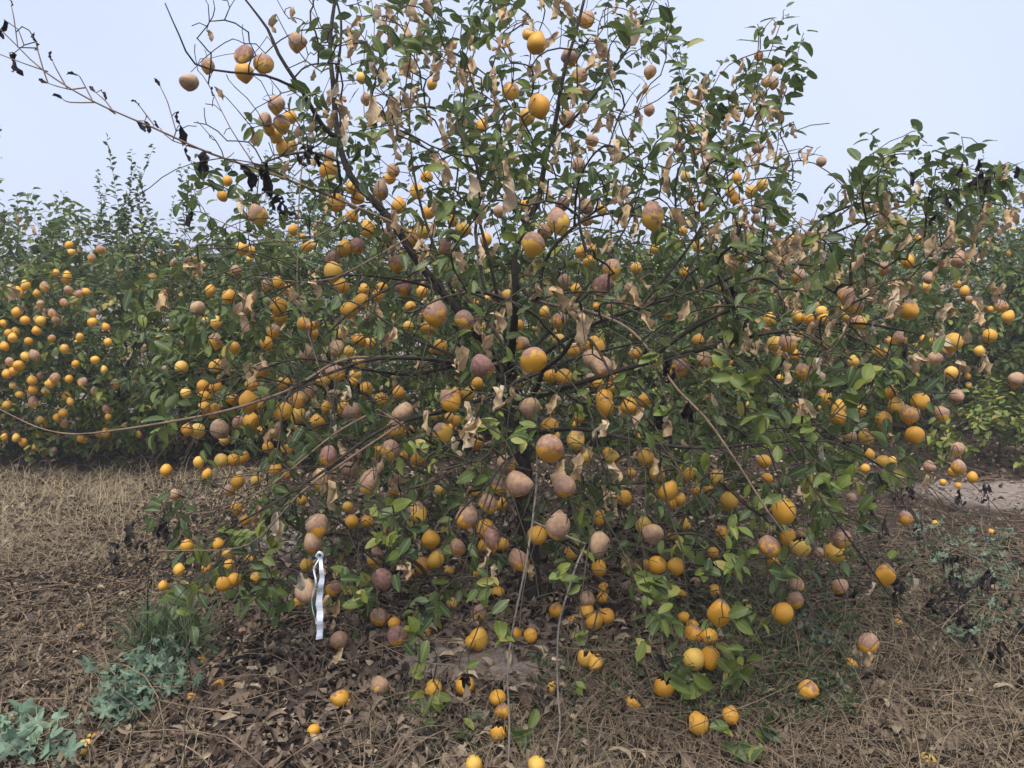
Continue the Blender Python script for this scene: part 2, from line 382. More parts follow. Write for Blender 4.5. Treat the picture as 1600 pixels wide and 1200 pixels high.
# ================================================================ the setting
def spaced(lo, hi, fine_lo, fine_hi, d):
    a = np.arange(fine_lo, fine_hi+d/2, d); g = [d]; 
    up = [a[-1]]; 
    while up[-1] < hi: g.append(g[-1]*1.22); up.append(up[-1]+g[-1])
    g = [d]; dn = [a[0]]
    while dn[-1] > lo: g.append(g[-1]*1.22); dn.append(dn[-1]-g[-1])
    return np.concatenate([dn[:0:-1], a, up[1:]])
gx = spaced(-600, 600, -4.5, 5.0, 0.05); gy = spaced(-60, 900, 1.2, 7.5, 0.05)
GX, GY = np.meshgrid(gx, gy)
def zone(px, py, rx, ry):
    p, _ = G(px, py); return np.exp(-(((GX-p[0])/rx)**2 + ((GY-p[1])/ry)**2))
bare = 1.1*zone(770, 1038, 0.45, 0.22) + 1.0*zone(1570, 772, 0.8, 0.42) + 0.7*zone(450, 850, 0.5, 0.5) + 0.5*zone(480, 1000, 0.3, 0.25) + 0.6*zone(800, 950, .8, .3) + 0.55*(GY > 7)
GZ = hgt(GX, GY) + 0.006*rng.normal(size=GX.shape)*(np.abs(GX) < 6)*(GY < 8)
V = np.stack([GX, GY, GZ], -1).reshape(-1, 3); nx, ny = len(gx), len(gy)
i, j = np.meshgrid(np.arange(ny-1), np.arange(nx-1), indexing='ij'); a = (i*nx+j).ravel()
T = np.vstack([np.stack([a, a+1, a+nx+1], 1), np.stack([a, a+nx+1, a+nx], 1)])
obj('ground', tri_mesh('ground', V, T, {'bare': bare.ravel()}, SOIL), kind='structure')

def ground_points(boxes):
    """random points on the ground under photo rectangles (x0, x1, y0, y1, count)"""
    out_ = []
    for x0, x1, y0, y1, n in boxes:
        px = rng.uniform(x0, x1, n); py = 1/rng.uniform(1/(y1-410.0), 1/(y0-410.0), n) + 410   # even over the ground in depth
        d = -CAM[2] / (FWD[2] + UPV[2]*((600-py)/FPX))
        X = d*(px-800)/FPX; Y = d*(FWD[1] + UPV[1]*((600-py)/FPX))
        out_.append(np.stack([X, Y, hgt(X, Y)], 1))
    return np.vstack(out_)
def bare_keep(p, k=0.75):
    b = np.zeros(len(p))
    for (px, py, rx, ry, wgt) in ((770, 1038, 0.42, 0.2, 1.15), (1570, 772, 0.7, 0.38, 1.0), (450, 850, 0.5, 0.4, 0.6)):
        q, _ = G(px, py); b += wgt*np.exp(-(((p[:, 0]-q[0])/rx)**2 + ((p[:, 1]-q[1])/ry)**2))
    return rng.random(len(p)) > b*k

# leaf litter under the tree
def litter(boxes, size, tint_lo, tint_hi, templates=LITT, lift=0.012):
    p = ground_points(boxes); p = p[bare_keep(p, 0.92)]; n = len(p)
    az = rng.uniform(0, 2*math.pi, n); yv = np.stack([np.cos(az), np.sin(az), rng.normal(0, 0.25, n)], 1)
    zh = np.stack([rng.normal(0, 0.5, n), rng.normal(0, 0.5, n), np.where(rng.random(n) < 0.7, 1, -1)], 1)
    p[:, 2] += lift*rng.uniform(0.2, 2.2, n)
    ln = size*rng.lognormal(0, 0.28, n); t = np.clip(rng.beta(0.75, 1.05, n)*(tint_hi-tint_lo)+tint_lo, 0, 1)
    return p, frames(yv, zh), ln, t
p, m_, ln, t = litter([(250, 1080, 900, 1330, 9500), (330, 1150, 800, 960, 3500), (0, 420, 980, 1330, 2500), (1000, 1600, 850, 1330, 3500), (0, 330, 780, 990, 1500), (-500, 0, 760, 1330, 2500), (1600, 2100, 760, 1330, 2500), (-100, 1700, 640, 760, 6000), (200, 1300, 740, 860, 3500)], 0.050, 0.0, 1.0)
V, T, A = leaf_batch(LITT, p, m_, ln, t)
obj('leaf_litter', tri_mesh('leaf_litter', V, T, A, LITTER), label='brown curled dead leaves covering the soil under the lemon tree', cat='leaf litter', kind='stuff')

# crumbly dead weeds on the left and right: short bent fragments and withered leaves
p, m_, ln, t = litter([(-400, 300, 860, 1330, 9000), (100, 430, 790, 1000, 6500), (1050, 2000, 760, 1330, 9000)], 0.026, 0.0, 0.62, lift=0.022)
V, T, A = leaf_batch(LITT, p, m_, ln, t)
obj('withered_weeds', tri_mesh('withered_weeds', V, T, A, STRAW), label='crumbly brown withered weeds matted over the soil beside the tree', cat='dead weeds', kind='stuff')

def blades(p, length, width, lean, tint, seg=4, curl=1.2, up=1.0):
    n = len(p); az = rng.uniform(0, 2*math.pi, n); h = np.stack([np.cos(az), np.sin(az), np.zeros(n)], 1); s = np.stack([-np.sin(az), np.cos(az), np.zeros(n)], 1)
    th = lean + rng.normal(0, 0.3, n); pos = p.copy(); L = length*rng.lognormal(0, 0.35, n); rows = []; kk = rng.normal(curl, 0.5, n)/seg; sw = rng.normal(0, 0.35, n)
    for q in range(seg+1):
        wd = width*(1-q/seg*0.92); rows.append(pos - s*wd[:, None]/2 if np.ndim(wd) else pos - s*wd/2); rows.append(pos + s*wd/2)
        d = h*np.sin(th)[:, None] + s*(sw*q/seg)[:, None]; d[:, 2] += np.cos(th)*up
        pos = pos + d*(L/seg)[:, None]; pos[:, 2] = np.maximum(pos[:, 2], hgt(pos[:, 0], pos[:, 1])+0.004); th = th + kk
    V = np.stack(rows, 1); k = 2*(seg+1); T = []
    for q in range(seg): T += [[2*q, 2*q+1, 2*q+3], [2*q, 2*q+3, 2*q+2]]
    T = (np.array(T)[None] + (np.arange(n)*k)[:, None, None]).reshape(-1, 3)
    lco = np.tile(np.array([[x, q/seg, 0] for q in range(seg+1) for x in (-.2, .2)]), (n, 1))
    return V.reshape(-1, 3), T, {'tint': np.repeat(tint, k), 'lco': lco}
# pale straw grass by the left trees, dead grass at lower right and below the crown
p = ground_points([(-350, 230, 742, 900, 9000), (150, 420, 735, 800, 1500)])
V, T, A = blades(p, 0.15, 0.0034, 1.05, np.clip(rng.normal(0.90, 0.2, len(p)), 0, 1))
obj('straw_grass', tri_mesh('straw_grass', V, T, A, STRAW), label='pale straw-coloured dry grass in front of the left background trees', cat='dry grass', kind='stuff')
p = ground_points([(880, 1650, 1010, 1330, 6500), (1150, 1650, 880, 1050, 2200), (560, 900, 1120, 1330, 1500), (1600, 2050, 800, 1330, 2500), (0, 330, 930, 1250, 1700), (-450, 0, 900, 1330, 1800)])
p = p[bare_keep(p)]
V, T, A = blades(p, 0.11, 0.0030, 0.9, np.clip(rng.normal(0.50, 0.30, len(p)), 0, 1), curl=1.0)
obj('dead_grass', tri_mesh('dead_grass', V, T, A, STRAW), label='tangled grey-brown dead grass below and right of the tree', cat='dry grass', kind='stuff')
p = ground_points([(1050, 1330, 930, 1130, 900), (600, 1000, 1040, 1200, 260), (1380, 1560, 1000, 1100, 200)])
V, T, A = blades(p, 0.10, 0.0035, 0.5, np.clip(rng.normal(0.35, 0.2, len(p)), 0, 1))
obj('green_grass', tri_mesh('green_grass', V, T, A, GRASS), label='sparse dark green grass among the dead grass under the right branches', cat='grass', kind='stuff')
# dark low weeds in the shade of the right branches
p = ground_points([(1040, 1340, 900, 1140, 2600), (1300, 1600, 850, 1000, 900), (830, 1060, 1000, 1100, 300)]); n = len(p); p[:, 2] += rng.uniform(0.005, 0.07, n)
V, T, A = leaf_batch(SMALL, p, frames(rng.normal(size=(n, 3))*np.array([1, 1, .5]), rng.normal(0, .6, (n, 3)) + np.array([0, 0, 1])), rng.uniform(.015, .035, n), np.clip(rng.normal(0.12, 0.16, n), 0, 1))
obj('low_weeds', tri_mesh('low_weeds', V, T, A, GREEN), label='dark green low weeds creeping through the dead grass under the right branches', cat='weeds', kind='stuff')
# dead stems lying criss-cross
def stems(boxes, length, rad, lift, mat, name, label, cat):
    p = ground_points(boxes); n = len(p); az = rng.uniform(0, 2*math.pi, n); el = np.abs(rng.normal(0, 0.28, n)); L = length*rng.lognormal(0, 0.45, n)
    A_, B_, ra = [], [], []; pos = p.copy(); pos[:, 2] += lift*rng.random(n); bend = rng.normal(0, 0.22, n); r = rad*rng.lognormal(0, 0.35, n)
    for q in range(5):
        d = np.stack([np.cos(az)*np.cos(el), np.sin(az)*np.cos(el), np.sin(el)], 1); nx_ = pos + d*(L/5)[:, None]
        nx_[:, 2] = np.maximum(nx_[:, 2], hgt(nx_[:, 0], nx_[:, 1])+0.006)
        A_.append(pos); B_.append(nx_); ra.append(r*(1-q*0.13)); pos = nx_; az = az + bend + rng.normal(0, 0.12, n); el = el*0.7 - 0.06
    V, T = frusta(np.vstack(A_), np.vstack(B_), np.concatenate(ra), np.concatenate(ra)*0.9, 4)
    obj(name, tri_mesh(name, V, T, None, mat), label=label, cat=cat, kind='stuff')
stems([(1000, 1700, 830, 1330, 1300), (-300, 330, 830, 1300, 1000), (330, 1000, 880, 1330, 500), (1650, 2050, 800, 1330, 300), (1300, 1600, 745, 900, 200)], 0.24, 0.0017, 0.05, STEM,
      'dead_stems', 'thin brown dead weed stems lying criss-cross on the ground', 'dead stems')

# ================================================================ what the photo shows, read off in enlargements
# each crop: origin in the photo; factor 0.3375 brings crop pixels to photo pixels. entries: x, y, width, kind
CROPS = {
 (0, 0): "875 380 85 t;963 307 55 h;1130 255 90 p;1133 332 85 y;1220 300 88 h;1383 195 88 b;1280 480 76 b;1340 542 65 y;1302 575 75 h;1232 555 62 b;1245 595 50 y;1280 625 65 y;1315 685 72 y;1350 675 50 y;1520 795 78 y;1525 720 60 b;1555 940 85 y;1195 995 85 h;1120 1148 60 y;1160 1165 45 y;1360 1065 48 y;1420 1142 46 y;1052 838 46 y;1030 907 46 y",
 (530, 0): "105 362 50 y;430 390 46 y;125 460 48 b;250 790 60 h;195 880 80 b;60 865 60 y;85 920 60 y;275 955 65 y;235 825 50 y;360 890 65 y;405 820 55 y;415 985 65 y;135 1060 65 y;60 1000 60 y;220 1100 72 p;25 1150 70 y;88 1138 70 p;330 1105 75 y;395 1070 65 y;490 1145 75 p;575 1060 70 y;525 1020 50 y;660 587 60 y;792 422 78 h;925 497 98 y;868 545 75 y;915 205 90 y;880 160 60 m;1140 85 82 b;1062 265 82 b;1113 350 68 b;1440 330 55 b;1435 510 46 b;1055 545 70 b;1170 650 60 b;1108 765 60 b;1568 680 46 b;1015 1025 108 h;1145 955 68 t;1215 970 50 y;1035 950 65 p;1145 1020 60 b;1450 1000 108 h;955 1065 70 b;900 1130 100 h;865 950 60 y;740 980 50 b;1460 1150 46 y;680 1110 50 y;1120 1165 50 y;1170 1160 46 y",
 (1060, 0): "372 258 40 b;408 380 44 b;440 385 44 b;328 518 46 b;62 598 48 h;367 687 50 b;662 748 45 b;385 857 57 m;338 888 55 y;262 920 46 y;240 890 46 y;270 825 44 y;110 955 44 y;60 930 42 y;32 820 44 y;358 970 40 b;358 1012 42 b;430 1050 40 b;8 680 44 b;18 1070 44 y;125 770 44 b;85 1135 44 y;1300 1178 44 b;1115 1105 38 y",
 (0, 400): "915 245 70 t;1092 70 50 b;1060 188 60 y;1230 135 46 b;1290 125 60 y;1335 160 50 y;1545 70 85 y;1540 15 70 h;1580 140 70 y;1285 235 80 y;1295 275 75 y;1120 250 70 b;1003 310 50 y;975 160 46 y;1265 350 65 h;1235 405 60 y;1405 315 55 y;1445 318 65 h;1450 360 46 y;1585 355 55 y;997 397 68 h;1085 425 50 y;1422 457 75 b;1560 430 80 b;1550 540 90 h;1205 530 75 h;1000 510 60 y;840 515 55 y;1495 575 65 y;1165 600 60 y;1310 590 60 y;940 600 50 y;1000 610 60 y;945 655 60 y;945 700 50 y;985 715 70 y;1075 665 60 m;1150 680 85 y;1235 650 46 y;1310 720 85 y;1380 660 80 b;1432 625 72 b;1380 735 75 y;1545 645 70 b;1470 770 65 y;1510 700 46 y;1170 765 75 m;1105 770 60 b;1020 800 85 t;915 810 65 y;870 800 60 m;1240 885 50 y;1330 890 60 y;1025 945 60 y;1080 945 55 y;1275 985 60 y;1320 1015 46 y;960 1012 46 y;920 955 46 y;1130 930 46 y;1525 925 90 p;1490 1035 90 h;1100 1045 55 y;1062 1085 48 b;810 1105 50 b;1185 1040 46 y;1400 1130 46 y;1095 1165 50 m;860 635 46 y;770 992 50 y;1590 700 60 y;1200 690 46 y;1040 850 46 y",
 (530, 400): "265 35 75 h;295 148 78 p;385 165 55 y;115 155 46 y;105 210 70 y;45 250 75 y;200 145 46 y;178 185 50 y;445 265 105 h;580 300 95 h;410 335 60 y;470 420 65 y;320 325 46 y;330 235 46 y;90 388 60 y;140 405 55 y;45 440 46 y;85 500 65 y;75 550 50 y;65 585 46 y;125 620 65 y;195 665 60 y;275 635 55 y;60 725 85 h;290 725 100 t;265 795 85 h;235 810 60 y;320 815 55 y;515 670 95 h;540 640 60 y;480 815 90 h;540 765 46 y;510 750 46 y;450 735 46 y;185 905 65 y;240 900 90 h;295 925 46 y;365 940 70 y;65 925 75 b;48 988 80 b;140 1045 100 b;260 1035 60 h;250 1090 46 y;640 865 60 y;600 635 60 y;665 505 105 p;835 320 46 y;780 185 55 y;725 180 55 p;900 485 115 h;1020 300 80 h;850 400 60 b;795 570 60 y;820 580 50 y;885 695 95 t;980 890 125 h;1100 850 85 m;975 790 75 y;780 955 92 b;840 1050 125 b;740 1060 80 h;1045 1065 120 b;690 1150 90 h;590 1180 80 b;355 1175 80 t;1140 935 55 y;640 1095 50 y;750 1150 50 y;465 1085 46 y;1265 935 65 y;1245 910 50 y;1420 935 75 y;1475 1010 72 y;1350 1005 46 y;1320 1120 70 y;1230 700 85 m;1225 660 80 y;1345 700 82 y;1410 670 65 y;975 555 60 y;1040 560 75 y;1165 575 55 b;1195 590 60 y;1250 610 50 y;1275 560 55 y;1210 510 100 t;1170 480 95 t;1085 440 60 y;1140 420 50 y;1200 430 60 y;1370 450 60 y;1015 385 55 y;1265 60 85 h;1220 140 90 p;1375 58 50 y;1040 120 70 b;1095 155 46 y;1160 25 60 y;1345 150 50 t;950 260 46 y;1578 510 90 p;1560 540 55 y;1520 1090 85 y;1590 1000 50 y;1540 1150 46 y;1110 745 46 y;1000 835 46 y;40 1160 46 y;1180 400 50 y;640 590 50 y",
 (1060, 400): "117 482 75 b;30 75 46 y;425 293 65 m;550 285 60 y;600 290 50 y;665 260 55 y;670 290 50 y;775 180 70 h;815 230 85 h;785 280 55 y;835 308 70 h;1070 245 90 m;955 55 50 b;1065 25 60 y;1157 98 55 b;1147 143 40 y;1325 163 40 y;1300 18 65 b;1495 232 55 h;1525 283 58 y;677 400 60 y;505 410 75 h;450 405 70 y;465 445 55 y;540 460 50 y;1023 385 68 h;935 445 75 y;580 535 78 h;1270 400 80 y;1250 440 50 b;1190 470 60 b;1260 540 60 y;1440 370 60 y;1395 440 46 y;1565 567 62 b;810 490 50 y;560 90 65 b;985 635 65 y;1010 695 70 y;1120 675 78 y;1070 730 80 h;1220 725 70 b;945 760 75 y;740 710 70 y;745 750 75 y;680 650 65 m;845 715 46 y;790 838 65 b;875 838 75 m;1093 830 78 y;945 952 60 y;885 920 46 y;993 950 40 y;865 985 40 y;1165 975 55 b;1293 890 58 b;1298 978 60 h;1270 1000 40 y;1360 1025 42 y;400 950 62 y;410 1030 50 y;172 1030 70 m;35 1000 80 y;235 1135 75 y;80 1085 46 y;140 1080 46 y;800 1120 46 t;1295 650 65 b;90 390 50 y;10 1130 50 y",
 (0, 800): "868 155 62 y;1012 150 55 y;1060 192 58 m;1062 245 48 y;830 268 48 y;955 260 42 y;1158 240 42 y;1135 38 48 y;1185 305 48 y;1035 335 60 y;1087 315 58 y;755 343 40 y;1470 60 100 b;1447 137 100 b;1418 245 55 y;1420 365 100 t;1545 355 75 h;1380 480 50 y;1570 590 85 h;1570 865 85 m",
 (530, 800): "360 5 85 h;590 25 95 h;678 80 85 y;710 125 90 p;750 150 65 y;670 160 55 y;548 165 80 b;425 130 80 y;445 220 80 y;388 250 78 m;165 210 80 h;200 305 90 p;185 490 80 h;255 515 55 y;330 465 46 y;270 575 85 p;510 355 46 y;520 425 55 y;645 470 80 b;735 375 60 y;830 225 88 h;915 108 85 y;1012 65 110 b;1075 190 65 y;1205 155 100 t;1205 262 75 y;1455 95 95 t;1530 105 46 y;1470 245 85 y;1420 250 46 y;1560 250 80 y;1410 65 70 y;1205 30 65 y;60 45 60 y;130 45 55 y;645 590 85 y;610 600 60 y;630 545 46 y;820 610 55 y;885 573 65 y;1005 450 70 m;1155 405 80 b;1225 360 55 y;1220 400 55 y;1180 505 78 y;1235 483 72 y;1145 460 70 y;1145 675 75 s;1185 700 66 y;435 820 80 y;582 805 80 s;735 860 75 y;755 925 70 m;740 1015 75 s;620 1170 80 y;912 1175 80 y;1505 810 90 s;1580 490 50 y;190 800 88 b",
 (1060, 800): "487 0 105 y;205 100 65 m;418 160 95 h;500 115 80 y;568 100 50 b;565 160 85 s;440 235 50 y;650 190 46 b;757 125 95 h;728 185 90 y;550 335 65 b;595 340 46 b;540 410 75 h;480 465 90 y;748 338 72 b;957 290 85 m;1052 28 62 h;187 465 100 m;165 370 60 y;72 485 48 b;65 570 85 m;65 535 60 y;145 580 80 y;70 680 95 y;145 680 95 y;30 60 60 y;25 490 55 y;160 190 50 y;880 610 85 h;600 830 90 m;87 975 92 s;240 945 75 y"}
BGL = {(0, 0): "845 973;755 885;750 955;320 1135;330 1168;465 1155;705 1165;740 1170;30 920;55 975;365 945;175 843",
 (0, 400): "425 10;555 20;705 20;670 75;615 120;310 95;257 78;117 137;208 143;170 170;85 168;318 157;368 177;400 165;190 222;297 217;75 262;117 298;242 268;258 298;187 300;435 262;427 305;15 313;170 348;133 395;240 382;367 376;490 330;605 335;610 287;577 290;665 365;120 465;160 460;45 487;88 508;65 530;35 545;480 528;515 550;545 440;525 420;590 425;575 520;615 560;670 550;613 605;630 470;557 655;655 640;690 655;150 577;152 618;235 590;320 570;380 580;325 675;155 675;265 748;293 726;298 770;502 745;540 745;610 738;75 843;108 862;165 887;132 918;65 925;250 898;205 905;312 962;375 845;490 820;640 957;390 945;450 948;28 1010;20 980;735 435;910 430;665 165;763 685;795 775;225 590;255 565;20 840;190 760;90 640;60 600;590 500;440 480;350 500;300 430;60 380;20 420;500 400"}
DRYL = {(0, 0): "968 165 65;1275 110 90;1360 70 80;1020 430 60;1180 640 90;1120 960 100;1140 990 90;1390 620 80;1455 600 80;1570 510 100;1555 420 80;1330 790 80",
 (530, 0): "75 105 90;190 70 100;940 20 70;1360 70 80;855 130 100;500 270 100;460 310 90;560 350 70;265 500 110;160 520 150;305 470 90;280 600 130;265 690 120;250 610 110;390 270 80;1185 210 90;1545 425 80;30 640 80;440 760 110;410 900 150;475 800 120;600 860 130;650 990 110;690 970 140;760 920 160;790 950 150;730 780 70;820 640 70;1135 520 80;1200 580 90;1275 700 120;1130 640 100;1020 650 90;1515 840 110;890 1090 140;960 1110 170;930 1080 120;265 1020 120;1320 1000 110;1560 1010 110;1145 1100 80;1230 1140 90;1285 915 80;870 990 70;330 60 70;610 200 60",
 (1060, 0): "255 380 60;290 310 50;440 130 60;130 540 70;120 640 80;225 640 80;395 490 60;370 530 60;360 745 70;320 810 60;430 670 70;540 610 50;580 730 70;600 720 60;775 905 70;960 760 60;950 910 70;1230 1110 90;1040 1120 90;1260 1050 70;1425 1005 60;1535 990 50;1515 800 80;810 1000 90;170 1080 110;15 1010 130;350 450 60;1190 1120 80",
 (0, 400): "890 60 90;910 80 80;870 40 80;930 70 90;770 200 110;760 220 100;60 160 70;40 180 60;1175 210 110;1375 190 110;1450 160 100;670 440 60;1055 510 110;870 830 90;1540 1110 170;1490 1040 130;1500 1020 110;1120 200 80",
 (530, 400): "560 480 140;540 470 120;780 650 110;745 650 110;720 660 110;700 420 110;750 300 120;730 310 110;780 250 90;1010 200 130;1110 340 180;1135 470 160;1120 450 150;595 710 80;410 770 120;440 760 120;605 800 140;640 850 120;590 830 120;990 690 110;1215 800 90;1100 980 180;1060 910 140;1020 1010 140;1085 930 150;1430 300 120;1420 130 90;240 380 110;230 400 100;550 30 120;1370 190 100;960 870 110;550 880 100;900 170 110;970 150 110;680 400 90;1210 420 90",
 (1060, 400): "1000 170 110;980 190 110;1020 160 100;985 240 110;1000 250 100;1070 150 80;870 230 90;660 520 110;650 510 90;560 700 100;605 710 110;1230 250 90;1250 260 90;1210 270 90;1390 230 100;1340 370 90;1100 490 100;1080 500 90;1120 480 90;1290 540 120;1310 520 90;590 145 80;30 260 110;980 850 80;1150 1050 80;1170 1040 60;1270 930 80;1330 960 120;670 920 90",
 (0, 800): "1280 60 140;1190 20 110;1560 450 110;1515 430 90;1570 670 90;840 315 70;1290 90 110;1400 330 110;1380 390 80",
 (530, 800): "600 135 110;65 880 120;50 860 110;1010 690 60;720 270 80", (1060, 800): "1085 345 100;840 600 60;820 645 60;870 680 80;890 355 70;200 560 60"}
WILTL = {(0, 0): "75 300 130;60 290 90;940 760 140;955 750 110;850 630 100;1140 830 140;1250 860 170;655 590 70;870 715 70;680 590 60;820 545 60;885 1020 90;1300 960 110;1280 940 90;20 140 90;170 215 50;1440 720 100;1420 700 90;1400 740 80;1330 970 100;1240 780 60;1210 800 60;480 440 50;1470 740 80",
 (1060, 0): "1400 850 120;1370 830 100;1430 860 90;1240 930 80;1180 1020 60;1560 800 60;1300 790 50;1080 830 50;1390 770 60;1480 780 50;920 880 50",
 (1060, 400): "260 180 90;270 200 80;310 320 60;1040 440 80;480 80 60;40 720 110;60 740 90", (530, 400): "1520 520 100;1540 560 90;1470 770 110;1490 690 90",
 (0, 800): "590 110 110;740 80 90;770 60 90", (530, 800): "1490 700 100;1530 720 110;1280 220 70;370 450 80;600 780 60"}
GREENL = {(530, 0): "600 80 90;640 110 80;270 40 120;340 200 110;755 265 120;545 550 110;640 640 100;690 670 90;580 720 90;490 975 120;1290 120 130;1340 165 120;1515 100 100;1240 385 60;1540 570 100;600 180 80;220 190 100;300 250 80;330 300 90;560 270 60;590 410 80;680 140 80;440 800 100;620 960 110;860 380 80;570 480 60;700 730 80;480 470 80;120 560 90;180 620 80;400 720 90;330 510 70;650 60 80;740 560 80;690 370 80;930 720 80;1090 820 110;1000 850 90;1180 845 90;1470 710 90;1380 730 70;1390 610 60;1310 760 70;1540 620 70;1450 790 80;1260 550 60",
 (1060, 0): "290 610 90;240 690 90;190 750 90;240 760 80;310 650 90;430 890 80;460 860 80;140 850 90;160 900 90;1140 640 80;1105 660 80;1075 650 70;925 750 80;900 820 80;870 870 80;950 840 70;565 1120 80;300 1140 90;410 960 70;1050 660 70;1010 740 70;490 770 80;470 1000 70;450 960 60;520 280 60;370 170 50;1020 710 60;1130 600 50;1110 700 70;1010 780 70;830 850 60;1490 780 60;1550 800 60;850 1110 80;180 690 90;40 660 90;60 790 80;110 590 60;130 1000 80;210 980 90;270 960 80;480 850 60;360 1080 60;190 930 90;200 850 80;260 820 60",
 (530, 400): "640 250 120;620 140 90;65 185 110;15 200 90;695 785 120;830 830 110;815 860 90;860 815 90;670 300 110;450 410 90;1480 160 100;350 870 80;370 880 70;75 720 90;150 715 80;900 550 60;1130 660 90;1410 830 100;1440 870 90;340 30 90;600 1000 120;660 1010 100;1220 220 90;880 250 100;440 390 80;260 1170 120;1450 480 110;1500 720 100;1370 560 80;1290 590 80;520 1140 110;400 940 60;760 470 60",
 (1060, 400): "560 195 100;425 225 90;285 600 130;800 685 130;870 570 110;820 560 100;850 590 110;910 560 90;590 750 110;300 750 120;360 740 110;410 760 100;320 790 110;370 790 100;610 810 100;190 500 100;340 545 110;540 860 100;130 860 110;700 980 110;690 1050 110;720 1040 100;620 1060 100;860 1150 110;105 985 90;60 1050 90;410 1110 110;400 1090 90;370 880 110;450 890 100;760 960 110;790 1000 100;580 970 110;610 1010 100;720 1090 100;1000 500 90;990 520 80;460 280 80;630 300 100;960 1020 80;1010 560 90;930 640 90;450 490 90;220 470 80;350 300 80;710 450 90;740 480 100;690 560 90;1190 400 110;310 230 80;380 180 90;110 100 110;1420 380 90;1450 350 80;860 530 100;780 580 90",
 (0, 800): "845 65 90;945 220 110;1145 115 130;1245 170 110;805 415 100;930 400 90;890 370 110;850 360 90;1230 240 90;1190 90 90;1030 230 80;870 220 70;960 330 100;960 60 80;1000 310 80;930 290 80;860 430 80",
 (530, 800): "200 40 130;150 130 100;235 120 90;615 230 90;620 340 100;690 310 90;660 350 90;640 300 90;350 545 130;395 645 120;730 445 120;1130 190 110;1020 300 100;1130 290 100;1440 350 100;1450 400 90;1530 360 110;1115 585 70;1410 640 100;350 845 100;365 890 120;440 890 100;480 890 100;390 930 80;445 940 90;390 990 110;600 920 90;850 1030 130;920 960 110;740 540 90;1560 740 100;1570 780 110;1540 770 90;1110 830 70;590 980 80;1200 270 100;370 740 90;560 50 110;350 60 90;120 310 90;90 410 100;280 330 80;300 620 90;590 660 80;770 570 110;640 60 100;1060 300 90;1500 340 110;1490 540 90;1430 330 90;1480 430 90;1110 350 90;60 560 100;1000 60 70;300 180 90;470 120 80;150 30 110;180 90 90;50 310 110;110 350 90;580 1040 60;1110 1080 60",
 (1060, 800): "990 170 90;1030 190 90;475 255 100;500 270 90;230 255 110;130 265 110;190 150 100;320 250 110;240 210 100;275 615 90;245 640 80;330 690 90;205 715 110;30 740 120;110 770 110;55 855 110;215 975 110;290 1010 110;440 930 90;435 1020 110;285 1110 140;360 1115 100;85 220 100;130 140 110;60 190 110;680 50 90;660 30 80;200 20 100;30 30 110;850 30 100;880 70 100;320 200 90;100 290 90;20 700 110;15 780 100;50 750 110;310 30 90;280 60 90"}
def read(table):
    r = []
    for (ox, oy), s in table.items():
        for e in s.split(';'):
            q = e.split(); r.append((ox+float(q[0])*0.3375, oy+float(q[1])*0.3375, float(q[2])*0.3375 if len(q) > 2 else 14, q[3] if len(q) > 3 else ''))
    return r

